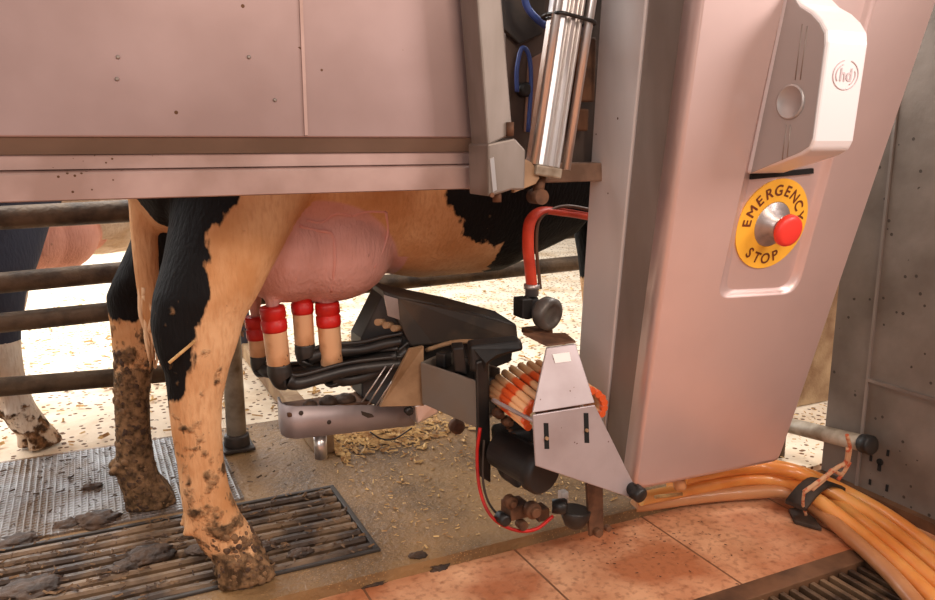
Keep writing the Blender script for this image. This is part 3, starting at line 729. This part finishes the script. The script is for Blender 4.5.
lt.build('lettering', M['ink'], yd)
MB().lathe(ec, NN, [(0, e_r*.5), (.004, e_r*.49), (.005, e_r*.34), (.014, e_r*.33), (.015, e_r*.25), (.030, e_r*.25), (.031, e_r*.2)], 32).build('button_collar', M['steel'], cover)
bc = PL(787.5, 229, .028); r_b = .036
hgt = (bc-ec).dot(NN)
bs = ec+NN*.03
MB().lathe(bs, NN, [(0, .012), (hgt-.036, .012), (hgt-.034, r_b*.9), (hgt-.030, r_b), (hgt-.022, r_b), (hgt-.017, r_b*.93), (hgt-.0145, r_b*.7), (hgt-.0135, .001)], 36).build('push_button', M['red'], cover, label='red mushroom push button')
# small stub under the column
q0 = onY(705, 478, 1.36)
MB().lathe(V((q0.x, 1.47, BL.z+.03)), (0.0, -.35, -1), [(0, .014), (.075, .0165), (.08, .013)], 18).build('rubber_foot', M['hosetan'], g)

# ------------------------------------------------------------------ red hose and regulator
g = thing('red_supply_hose', onY(532, 295, 1.76), 'flat red supply hose bending down from the column to the valve', 'hose')
ph = [onY(612, 222, 1.74), onY(586, 216, 1.74), onY(560, 212, 1.74), onY(541, 211, 1.73), onY(530, 222, 1.72), onY(528, 245, 1.72), onY(530, 268, 1.72), onY(532, 289, 1.72)]
MB().tube(ph, .0185, 14, 6, flat=.55, flat_dir=(0, 0, 1)).build('hose', M['redhose'], g)
MB().tube([p+V((.012, -.012, .016)) if i < 3 else p+V((.02, -.008, 0)) for i, p in enumerate(ph)], .0045, 8, 6).build('cable', M['browncable'], g)
MB().lathe(onY(532, 284, 1.72), (0, 0, -1), [(0, .021), (.012, .022), (.013, .018), (.03, .018)], 16).build('hose_clamp', M['steel'], g)
vc = onY(541, 311, 1.68); vd = V((.25, -1, -.1)).normalized()
g = thing('pressure_valve', onY(538, 330, 1.70), 'grey round valve at the lower end of the red hose', 'valve')
MB().lathe(vc-vd*0.0, vd, [(0, .034), (.012, .042), (.036, .042), (.042, .035), (.043, .027), (.038, .025), (.038, .001)], 26).build('dial_cap', M['valve'], g)
MB().lathe(vc-vd*.06, vd, [(0, .026), (.012, .034), (.022, .034), (.024, .026), (.06, .026)], 22).box(vc-vd*.03+V((-.03, 0, .005)), (.03, .05, .05)).build('body', M['blackmat'], g, .003)
MB().box(onY(537, 331, 1.69), (.06, .06, .014)).build('base_plate', M['rust'], g, .002)

# ------------------------------------------------------------------ milking arm
g = thing('milking_arm', onY(500, 420, 1.6), 'dirty grey and black milking arm reaching from the column under the udder', 'milking arm')
# hood over the rack
yh = 1.83
hd = [onY(383, 291, yh), onY(399, 296, yh), onY(460, 309, yh), onY(517, 324, 1.74), onY(519, 342, 1.74), onY(470, 343, yh), onY(432, 345, yh), onY(411, 347, yh)]
MB().prism(hd, (-.0, .12, .012)).build('hood', M['hood'], g, .006)
MB().prism([onY(384, 295, yh-.004), onY(398, 299, yh-.004), onY(400, 320, yh-.004), onY(388, 316, yh-.004)], (0, .004, 0)).build('hood_clip', M['steel'], g, .001)
for px, py in ((380, 322), (388, 325), (396, 328)):
    q = onY(px, py, yh-.004); MB().tube([q+V((-.012, -.012, .003)), q+V((.012, .008, -.003))], .0085, 12, 1).build('tube_end', M['tan'], g)
# slatted cup rack
MB().prism([onY(384, 292, 1.87), onY(411, 345, 1.84), onY(410, 372, 1.84), onY(378, 407, 1.87), onY(362, 398, 1.9), onY(361, 338, 1.9)], (.0, .09, .0)).build('cup_rack', M['blackmat'], g, .004)
for (a, b_) in (((404, 362), (376, 406)), ((386, 366), (362, 402)), ((394, 364), (368, 405)), ((410, 354), (383, 404))):
    MB().tube([onY(*a, 1.822), onY(*b_, 1.835)], .0019, 8, 1).build('guide_rod', M['alu'], g)
MB().prism([onY(410, 349, 1.80), onY(424, 346, 1.81), onY(424, 406, 1.81), onY(380, 407, 1.83), onY(383, 400, 1.83)], (0, .012, 0)).build('side_plate', M['tan'], g, .002)
# support bar under the rack
yb = 1.88
A0, A1 = onY(300, 408, yb), onY(414, 406, yb); B0, B1 = onY(304, 438, yb), onY(414, 425, yb)
bp_ = MB(); rings = []
pl = [(A0.x-.035, yb+.10), (A0.x-.04, yb+.05), (A0.x-.033, yb+.02), (A0.x-.012, yb+.002), (A0.x+.02, yb), (A1.x, yb-.005)]
ths = .006
for i, (x, y) in enumerate(pl):
    f_ = max(0, min(1, (x-A0.x)/(A1.x-A0.x))); zt_ = A0.z+(A1.z-A0.z)*f_+.004; zb_ = B0.z+(B1.z-B0.z)*f_
    nx, ny = ((0, 1) if i > 3 else (1, 0) if i < 2 else (.7, .7))
    rings.append([V((x, y, zb_)), V((x, y, zt_)), V((x+nx*ths, y+ny*ths, zt_)), V((x+nx*ths, y+ny*ths, zb_))])
bp_.loft(rings, True, True).build('support_strap', M['plate'], g)
tp = MB(); zz = A0.z-.012
tp.span((A0.x-.03, yb+.008, zz-.012), (A1.x-.03, yb+.10, zz)).build('tray', M['rust'], g, .003)
for px, py, w1, h1 in ((328, 397, .05, .02), (345, 400, .06, .018), (310, 404, .04, .015)):
    q = onY(px, py, yb+.04); MB().lathe(V((q.x, q.y, zz)), (0, 0, 1), [(0, w1*.5), (h1*.5, w1*.45), (h1, w1*.2)], 9).build('dirt_lump', M['manure'], g)
for px, py in ((301, 413), (329, 422)):
    MB().lathe(onY(px, py, yb)+V((0, .002, 0)), (0, -1, 0), [(0, .006), (.004, .006), (.005, .003)], 8).build('bolt_head', M['strap'], g)
MB().prism([onY(361, 411, yb-.003), onY(372, 414, yb-.003), onY(375, 417, yb-.003), onY(368, 418, yb-.003), onY(362, 415, yb-.003)], (0, .004, 0)).build('slot', M['strap'], g)
s0 = onY(320, 434, yb+.05); s1 = onY(320, 458, yb+.05)
MB().lathe(s0, (0, 0, -1), [(0, .017), (s0.z-s1.z, .017)], 18).build('stub_leg', M['alu'], g)
MB().tube([onY(370, 432, yb-.004), onY(382, 439, yb-.01), (onY(396, 438, yb-.01)), onY(412, 428, yb-.004)], .0022, 8, 6).build('loose_wire', M['black'], g)
k0 = onY(408, 410, 1.84)
MB().lathe(k0, (0, -1, 0), [(0, .012), (.012, .012), (.015, .006)], 14).build('knob', M['black'], g)
MB().prism([onY(414, 405, 1.83), onY(436, 402, 1.80), onY(440, 413, 1.80), onY(417, 425, 1.83)], (0, .05, 0)).build('pivot_link', M['alu'], g, .005)
MB().lathe(onY(455, 425, 1.80), (0, -1, 0), [(0, .02), (.02, .02), (.024, .012)], 14).build('pivot_pin', M['rust'], g)
# grey arm shell, open on top, running towards the column
fl, fr = onY(420, 362, 1.80), onY(476, 381, 1.60); gl_, gr_ = onY(422, 404, 1.80), onY(476, 428, 1.60)
dv = (fr-fl).normalized(); bk = V((-dv.y, dv.x, 0)).normalized()*-1
if bk.y < 0: bk = -bk
bk = V((.10, .07, 0))
back = [p+bk for p in (fl, fr)]
sh_ = MB()
sh_.prism([fl, fr, gr_, gl_], bk.normalized()*.008)
sh_.prism([fl+bk, fr+bk, gr_+bk, gl_+bk], bk.normalized()*.008)
sh_.prism([fl, fl+bk, gl_+bk, gl_], dv*.008)
sh_.prism([gl_, gr_, gr_+bk, gl_+bk], V((0, 0, .008)))
sh_.build('arm_shell', M['greyarm'], g, .006, 3)
ins = MB()
lo_ = fl*.92+gl_*.08
ins.prism([fl+dv*.02+bk*.15-V((0, 0, .02)), fr+bk*.15-V((0, 0, .02)), gr_+bk*.15+V((0, 0, .012)), gl_+dv*.02+bk*.15+V((0, 0, .012))], bk*.7)
ins.build('arm_lining', M['blackmat'], g, .006)
for k in range(3):
    p = fl+dv*(.05+.07*k)+bk*.45+V((0, 0, .005)); MB().box(p, (.035, .03, .04), rotz(.6)).build('cable_guide', M['black'], g, .005)
MB().tube([onY(426, 350, 1.84), onY(455, 342, 1.78), onY(485, 342, 1.7), onY(520, 341, 1.62)], .006, 8, 5).build('edge_strip', M['tan'], g)
# black housing, front post
MB().prism([onY(404, 344, 1.86), onY(470, 340, 1.86), onY(515, 338, 1.80), onY(512, 362, 1.80), onY(470, 378, 1.86), onY(418, 362, 1.86)], (.0, .05, 0)).build('inner_cover', M['blackmat'], g, .006)
MB().prism([onY(470, 346, 1.60), onY(522, 341, 1.55), onY(524, 351, 1.55), onY(497, 357, 1.55), onY(489, 364, 1.56), onY(487, 374, 1.57), onY(471, 372, 1.60)], (.02, .06, 0)).build('arm_top_cover', M['black'], g, .008, 3)
MB().prism([onY(452, 348, 1.68), onY(464, 347, 1.66), onY(468, 376, 1.66), onY(455, 372, 1.68)], (.02, .05, 0)).build('cover_rib', M['black'], g, .005, 3)
MB().prism([onY(476, 362, 1.575), onY(489, 358, 1.575), onY(491, 484, 1.575), onY(478, 476, 1.575)], (.02, .05, 0)).build('front_post', M['black'], g, .005)
# bundle of banded tubes
bc_ = onY(529, 385, 1.585); R_a = .082
d_t = V((.0, -1, -.10)).normalized()
for k in range(17):
    a = math.radians(200-220*k/16); p = bc_+V((math.cos(a)*R_a*1.28, 0, math.sin(a)*R_a*.66))
    MB().tube([p, p+d_t*.17], .0088, 12, 1).build('banded_tube', M['bands'], g)
MB().lathe(bc_+d_t*.01, d_t, [(0, .045), (.15, .045)], 20).build('bundle_core', M['rust'], g)
# bracket plates
yq = 1.37
u4 = [onY(547, 348, 1.42), onY(576, 344, 1.42), onY(595, 403, yq), onY(533, 413, yq)]
MB().prism(u4, (0, .006, .001)).build('upper_bracket', M['plate'], g, .002)
MB().prism([onY(523, 335, 1.47), onY(566, 335, 1.47), onY(576, 343, 1.42), onY(547, 347, 1.42)], (0, .002, .005)).build('top_flange', M['rust'], g, .001)
lbp = [(552, 354), (569, 352), (571, 361), (555, 363)]
def up(px, py):
    n_ = (u4[1]-u4[0]).cross(u4[3]-u4[0]).normalized(); return onP(px, py, u4[0], n_)-V((0, .0016, 0))
MB().prism([up(*q) for q in lbp], (0, .001, 0)).build('maker_sticker', M['whiteplastic'], g)
l0, l1, l2 = onY(533, 415, yq), onY(595, 405, yq), onY(634, 484, yq-.02)
ln_ = (l1-l0).cross(l2-l0).normalized()
if ln_.y > 0: ln_ = -ln_
def lo(px, py, d=0.0): return onP(px, py, l0+ln_*d, ln_)
lp = MB().prism([l0, l1, l2, lo(631, 498), lo(536, 466)], -ln_*.006).build('lower_bracket', M['plate'], g, .002)
for (a, b_) in (((546, 423), (547, 449)), ((586, 413), (587, 443))):
    MB().prism([lo(a[0]-2.4, a[1], .0004), lo(a[0]+2.4, a[1], .0004), lo(b_[0]+2.4, b_[1], .0004), lo(b_[0]-2.4, b_[1], .0004)], -ln_*.003).build('slot', M['hole'], lp)
    MB().lathe(lo(a[0], (a[1]+b_[1])/2+2), ln_, [(-.004, .004), (.006, .004)], 8).build('slot_bolt', M['tan'], lp)
tc_ = onY(641.5, 496, yq-.05)
MB().lathe(tc_+V((-.012, .06, .014)), V((.012, -.06, -.014)), [(0, .014), (.04, .015), (.041, .0185), (.062, .0185), (.066, .015), (.066, .001)], 24).build('roller_tip', M['black'], g)
MB().tube([onY(612, 483, yq), onY(634, 490, yq-.02)], .009, 12, 1).build('roller_pin', M['plate'], g)
# motor and fittings below
MB().lathe(onY(546, 474, 1.40), V((-.25, 1, .1)), [(0, .046), (.006, .052), (.03, .053), (.034, .046), (.15, .046)], 28).build('motor', M['blackmat'], g)
MB().prism([onY(496, 434, 1.54), onY(534, 428, 1.50), onY(540, 452, 1.50), onY(520, 492, 1.50), onY(500, 478, 1.54)], (0.02, .07, 0)).build('motor_box', M['black'], g, .012, 3)
MB().tube([onY(512, 446, 1.49), onY(520, 458, 1.49)], .004, 8, 1).build('bright_pin', M['alu'], g)
MB().box(onY(515, 508, 1.5), (.05, .05, .035)).lathe(onY(508, 500, 1.49), (0, -1, 0), [(0, .016), (.02, .016), (.021, .008), (.03, .008)], 14).lathe(onY(530, 508, 1.47), (0, -1, 0), [(0, .02), (.02, .02), (.021, .012), (.032, .012)], 14).lathe(onY(519, 522, 1.49), (0, -1, 0), [(0, .012), (.025, .012)], 12).box(onY(540, 512, 1.5), (.03, .04, .03)).build('linkage', M['rust'], g, .002)
MB().lathe(onY(499, 516, 1.5), (.1, -1, 0), [(0, .014), (.03, .014), (.032, .008)], 14).build('rubber_joint', M['black'], g)
MB().lathe(onY(552, 506, 1.48), (1, -.6, 0), [(0, .017), (.03, .02), (.036, .016)], 16).build('rubber_joint', M['black'], g)
for px, py in ((505, 420), (496, 412), (516, 416), (508, 432)):
    MB().lathe(onY(px, py, 1.55), (0, -1, 0), [(0, .012), (.02, .012), (.022, .007), (.03, .007)], 12).build('hose_fitting', M['rust'], g)
MB().tube([onY(493, 400, 1.52), onY(512, 410, 1.46), onY(534, 421, 1.385)], .005, 8, 3).build('side_rod', M['plate'], g)
MB().tube([onY(480, 428, 1.55), onY(477, 455, 1.55), onY(480, 490, 1.53), onY(492, 517, 1.5), onY(515, 530, 1.48), onY(536, 529, 1.47), onY(553, 516, 1.47)], .0042, 8, 6).build('red_cable', M['redrub'], g)
MB().tube([onY(484, 440, 1.56), onY(483, 480, 1.54), onY(490, 505, 1.52), onY(506, 522, 1.5)], .003, 8, 6).build('grey_cable', M['strap'], g)
# foot bracket with a rubber bumper
fb = onY(596, 486, 1.44)
MB().prism([onY(587, 484, 1.44), onY(603, 478, 1.44), onY(604, 530, 1.44), onY(590, 537, 1.44)], (0, .01, 0)).lathe(onY(596, 531, 1.44), (0, -1, 0), [(0, .012), (.016, .012)], 6).lathe(onY(606, 527, 1.445), (0, -1, 0), [(0, .009), (.014, .009)], 6).build('foot_bracket', M['rust'], g, .002)
bq = onY(576, 509, 1.46)
MB().lathe(bq, (-.1, 0, -1), [(0, .034), (.004, .036), (.02, .034), (.04, .024), (.05, .010), (.052, .001)], 24).build('rubber_bumper', M['black'], g)
MB().box(onY(563, 500, 1.52), (.02, .02, .05)).build('white_stop', M['whiteplastic'], g, .003)

# ------------------------------------------------------------------ teat cups
clabels = ['teat cup nearest the hind leg, milk tube bent towards the rack', 'teat cup at the front of the udder, nearest the slatted rack',
           'teat cup in the middle row, raised highest against the udder', 'teat cup on the far side, half hidden behind the one by the leg']
ends = [(404, 364), (408, 350), (402, 341), (398, 356)]
mids = [((300, 383), (345, 371), (380, 366)), ((352, 379), (375, 372), (395, 360)), ((330, 352), (360, 350), (385, 344)), ((275, 372), (318, 368), (365, 360))]
elb = [(287, 380), (332, 378), (308, 358), (263, 368)]
for (tp_, bt, y, rr), lab, en, md, eb in zip(CUPS, clabels, ends, mids, elb):
    T = onY(*tp_, y); B = onY(*bt, y); a = (B-T).normalized(); Ln = (B-T).length
    c = thing('teat_cup', B, 'red topped '+lab, 'teat cup', 'teat cups on the udder')
    MB().lathe(T+a*.058, a, [(0, rr*.95), (.006, rr), (Ln-.066, rr*.98), (Ln-.058, rr*.9)], 26).build('shell', M['shell'], c)
    MB().lathe(T, a, [(.0, rr*.62), (.001, rr*1.02), (.010, rr*1.08), (.028, rr*1.08), (.030, rr*.99), (.034, rr*.99), (.036, rr*1.09), (.056, rr*1.09), (.062, rr*1.02), (.063, rr*.8)], 26).build('liner_mouth', M['redrub'], c)
    E = onY(*eb, y-.005)
    MB().tube([B-a*.006, B+a*.014, (B+a*.035)*.6+E*.4, E], [rr*1.0, rr*1.06, rr*.95, rr*.72], 16, 5).build('elbow', M['black'], c)
    pts = [E-a*.0]+[onY(px, py, y+(1.835-y)*(i+1)/4) for i, (px, py) in enumerate(md)]+[onY(*en, 1.835)]
    MB().tube(pts, [rr*.72, rr*.6, rr*.55, rr*.52, rr*.5], 12, 6).build('milk_tube', M['black'], c)
    MB().tube([p+V((0, -.004, .021)) for p in pts[:]], .0055, 8, 6).build('pulse_tube', M['black'], c)

# ------------------------------------------------------------------ orange hoses
zf = ZT+.02
def hz(px, py, z): return onZ(px, py, z)
tie = onZ(812, 494, .03)
paths = [  # (left part, tie lane, right part)
    ([(655, 503, .0), (690, 498, .0), (740, 493, .0), (785, 492, .0)], (812, 505), [(850, 538), (890, 575), (925, 615)], 'hosetan', 'tan milk hose, outermost of the bundle on the near side'),
    ([(665, 494, .03), (705, 486, .03), (750, 479, .03), (788, 482, .03)], (818, 500), [(858, 532), (902, 570), (945, 612)], 'hose', 'orange milk hose, second from the near side of the bundle'),
    ([(690, 480, .05), (722, 473, .05), (756, 469, .05), (792, 476, .05)], (822, 494), [(866, 526), (912, 564), (957, 604)], 'hose', 'orange milk hose in the middle of the bundle'),
    ([(702, 474, .07), (732, 469, .07), (764, 467, .07), (797, 473, .07)], (828, 489), [(874, 519), (922, 556), (968, 596)], 'hose', 'orange milk hose, second from the wall side of the bundle'),
    ([(712, 470, .045), (742, 467, .045), (772, 466, .045), (802, 473, .045)], (834, 486), [(882, 513), (930, 548), (976, 588)], 'hose', 'orange milk hose lying nearest the grey wall'),
]
for ki, (L_, tq, R_, mk, lab) in enumerate(paths):
    pts = [hz(a, b_, c+.0) for a, b_, c in L_]+[onZ(*tq, .0+.03*(ki % 2))]+[onZ(a, b_, zf-.003) for a, b_ in R_]
    pts = [pts[0]+(pts[0]-pts[1])*.6]+pts
    for p in pts: p.z = max(p.z, zf)
    tag(MB().tube(pts, .0195, 16, 8).build('milk_hose', M[mk]), lab, 'hose', 'hoses tied in a bundle on the floor')
# straps and rope round the bundle
sa, sb = onZ(796, 500, .045), onZ(836, 479, .05)
g = thing('hose_tie', (sa+sb)/2, 'dark strap and frayed rope tying the orange hoses together', 'hose tie')
dn = (sb-sa); nrm2 = V((-dn.y, dn.x, 0)).normalized()*-1
bd = MB(); rings = []
for k in range(9):
    t_ = k/8; p = sa+dn*t_; hh = .030+.058*math.sin(math.pi*(.12+.76*t_))
    rings.append([V((p.x, p.y, ZT+hh+.002))+nrm2*s+V((0, 0, .010*q_)) for s, q_ in ((-.03, 0), (.03, 0), (.03, 1), (-.03, 1))])
bd.loft(rings, True, True).build('strap', M['strap'], g)
for (pts, r_) in (([(804, 492), (818, 482), (830, 473), (838, 467), (846, 462), (848, 448)], .006), ([(812, 490), (826, 478), (832, 470), (842, 474), (850, 462)], .005), ([(838, 480), (846, 468), (850, 450), (847, 435)], .005), ([(804, 492), (803, 504), (806, 515)], .004)):
    MB().tube([onP(a, b_, sa+V((0, -.03, .03)), V((0, -1, -.25)).normalized()) for a, b_ in pts], r_, 8, 6).build('rope', M['rope'], g)
tag(MB().prism([onZ(788, 512, ZT+.001), onZ(800, 510, ZT+.001), onZ(815, 522, ZT+.001), onZ(822, 532, ZT+.001), onZ(808, 528, ZT+.001), onZ(794, 524, ZT+.001)], (0, 0, .012)).build('iron_bracket', M['strap'], None, .003), 'small black iron bracket on the tiles beside the hoses', 'bracket')
# thin pale rod on the tiles
tag(MB().tube([onZ(655, 497, .05), onZ(682, 494, .05)], .005, 10, 1).build('pale_rod', M['straw']), 'short pale rod lying on the hoses under the column', 'rod')
# pipe with a black cap
p1 = onX(866, 444, 1.93); p0_ = onY(780, 423, 1.72)
g = thing('rail_pipe', p1, 'grey brown pipe with a black end cap beside the grey wall', 'pipe')
dp = (p1-p0_).normalized()
MB().tube([p0_-dp*.1, p1], .024, 20, 1).build('pipe', M['galv'], g)
MB().lathe(p1-dp*.012, dp, [(0, .027), (.03, .028), (.034, .024), (.034, .001)], 20).build('end_cap', M['blackmat'], g)
MB().lathe(V((p0_.x, p0_.y, -.004)), (0, 0, 1), [(0, .022), (p0_.z, .022)], 16).build('post', M['fence'], g)
tag(MB().prism([onZ(905, 517, ZT+.002), onZ(918, 511, ZT+.002), onZ(935, 520, ZT+.002), onZ(935, 533, ZT+.002)], (0, 0, .003)).build('drain_cover', M['pit']), 'dark drain opening in the floor at the foot of the wall', 'drain')

# ------------------------------------------------------------------ dirt, straw
def clump(px, py, sz, z, lab, hgt=.5):
    b = bmesh.new(); bmesh.ops.create_icosphere(b, subdivisions=4, radius=1)
    s = random.random()*50; ctr = onZ(px, py, z)
    for v in b.verts:
        k = 1+.35*pnoise(v.co*1.6+V((s, 0, 0)))+.28*pnoise(v.co*4+V((0, s, 0)))
        v.co = V((v.co.x*sz*k*1.25, v.co.y*sz*k*.9, max(v.co.z, -.12)*sz*k*hgt))
    for v in b.verts: v.co += ctr+V((0, 0, sz*.03))
    mb = MB(); mb.bm.free(); mb.bm = b
    for f_ in b.faces: f_.smooth = True
    return tag(mb.build('manure_clump', M['manure']), lab, 'manure', 'manure clumps on the floor')
clump(437, 566, .026, ZT, 'dark manure clump on the edge of the tiles, below the arm', .5)
clump(372, 580, .034, ZT, 'flat dark manure smear on the tile edge right of the hoof', .22)
clump(98, 522, .05, 0.0, 'manure clump left of the far hind hoof', .45)
clump(68, 526, .03, 0.0, 'small manure lump at the edge of the slatted grate', .45)
clump(150, 556, .045, 0.006, 'manure lump caught on the slats left of the near hoof', .4)
clump(30, 588, .05, 0.006, 'wide manure patch in the lower left corner', .25)
clump(250, 577, .045, 0.0, 'muddy manure and straw under the near hoof', .2)
clump(418, 556, .018, 0.0, 'little manure crumb next to the tile edge', .5)
clump(92, 487, .022, .006, 'small manure lump on the ribbed mat', .4)
clump(20, 541, .04, 0.0, 'manure smear at the left picture edge on the grate rim', .25)
clump(205, 549, .035, .006, 'manure lump on the slats just behind the near hoof', .3)
clump(265, 548, .022, .006, 'straw caked manure lump in front of the near pastern', .5)
for (lab, P_, s) in (('a', (128, 566), .03), ('b', (300, 553), .025)):
    clump(*P_, s, .006, {'a': 'low manure lump on the middle slats of the grate', 'b': 'thin manure lump on the slats right of the hoof'}[lab], .3)

def litter(name, m, n, region, z, size, lab, cat):
    b = MB()
    for _ in range(n):
        x, y = region(); L_ = random.uniform(*size); a = random.uniform(0, 6.28); w1 = L_*random.uniform(.08, .22); t_ = random.uniform(-.15, .15)
        c = V((x, y, z+.003+w1*.5)); u = V((math.cos(a), math.sin(a), t_))*L_*.5; v = V((-math.sin(a), math.cos(a), 0))*w1; w2 = V((0, 0, w1))
        A_ = [b.bm.verts.new(c-u+q) for q in (v, -v, w2)]; B_ = [b.bm.verts.new(c+u+q) for q in (v, -v, w2)]
        for i in range(3): b.face((A_[i], A_[(i+1) % 3], B_[(i+1) % 3], B_[i]))
        b.face(A_); b.face(B_[::-1])
    return tag(b.build(name, m), lab, cat, kind='stuff')
def reg(x0, x1, y0, y1, pw=1.0):
    return lambda: (random.uniform(x0, x1), y0+(y1-y0)*random.random()**pw)
litter('straw_litter', M['straw'], 2200, reg(.62, 2.6, 1.66, 2.72), 0, (.004, .016), 'chopped straw littered over the stall floor under the arm', 'straw')
litter('straw_bedding', M['straw'], 1100, reg(-.8, 3.4, 2.78, 5.5, 1.4), 0, (.012, .045), 'straw bedding scattered on the bright floor beyond the fence', 'straw')
litter('dung_crumbs', M['manure'], 420, reg(-.6, .56, 2.16, 2.7, .8), .006, (.006, .018), 'dung crumbs scattered over the ribbed mat', 'dung')
litter('slat_dirt', M['mud'], 900, lambda: (.57-1.4*random.random(), 1.71+.39*random.random()), .006, (.005, .022), 'bits of dung and straw lying on the slatted grate', 'dung')
litter('sawdust_crumbs', M['manure'], 150, lambda: ((lambda p: (p.x, p.y))(onZ(random.gauss(660, 48), random.gauss(540, 18), ZT))), ZT-.002, (.002, .008), 'dark crumbs scattered on the orange tiles below the column', 'crumbs')
litter('straw_pile', M['straw'], 700, lambda: (min(1.4, max(.67, random.gauss(.82, .16))), min(2.56, random.gauss(2.45, .09))), 0, (.012, .035), 'loose straw heaped by the kerb behind the support bar', 'straw')
q0, q1 = onY(169, 363, 1.675), onY(195, 341, 1.675)
tag(MB().tube([q0, q1], .0035, 8, 1).build('straw_stalk', M['straw']), 'single straw stalk stuck to the black hair of the hind leg', 'straw stalk')

# ------------------------------------------------------------------ light
wd = bpy.data.worlds.new('world'); SC.world = wd; wd.use_nodes = True
bg = wd.node_tree.nodes['Background']; bg.inputs['Color'].default_value = (1, .86, .80, 1); bg.inputs['Strength'].default_value = .38
def area(name, loc, to, sx_, sy_, pw, c):
    l = bpy.data.lights.new(name, 'AREA'); l.shape = 'RECTANGLE'; l.size = sx_; l.size_y = sy_; l.energy = pw; l.color = c
    o = bpy.data.objects.new(name, l); COL.objects.link(o); o.location = loc
    o.rotation_euler = (V(to)-V(loc)).to_track_quat('-Z', 'Y').to_euler(); return o
area('far_floor_fill', (-1.6, 5.0, 3.6), (-1.6, 4.8, 0), 5, 3.6, 560, (1, .98, .95))  # unseen area light added for the daylight on the far floor
area('mat_glare_fill', (-1.5, 9.8, 1.9), (-.3, 2.4, .3), 7, 2.4, 330, (.93, .97, 1))  # added light for the glare on the mat; the back wall is solid
area('side_floor_fill', (2.9, 1.9, 3.0), (2.4, 1.75, 0), 1.0, .8, 70, (1, .98, .96))  # added to whiten the floor between column and wall, no roof opening there
area('right_key', (2.55, -.25, 1.8), (1.3, 1.25, .95), .8, .7, 34, (1, .87, .83))  # unseen key light, direction follows the housing's shadow; no window stands here
area('front_fill', (.9, -1.3, 2.7), (.9, 1.6, .3), 1.0, 1.0, 52, (1, .80, .66))  # overhead fill added for the tiles and the cow, without a fixture
area('left_fill', (-2.4, -1.6, 2.2), (.4, 1.8, .5), 2.0, 1.6, 50, (1, .90, .86))  # soft fill added behind the camera, brightens the left-facing steel; no door
SC.view_settings.view_transform = 'Standard'; SC.view_settings.look = 'None'; SC.view_settings.exposure = 0; SC.view_settings.gamma = 1
SC.view_settings.use_curve_mapping = False
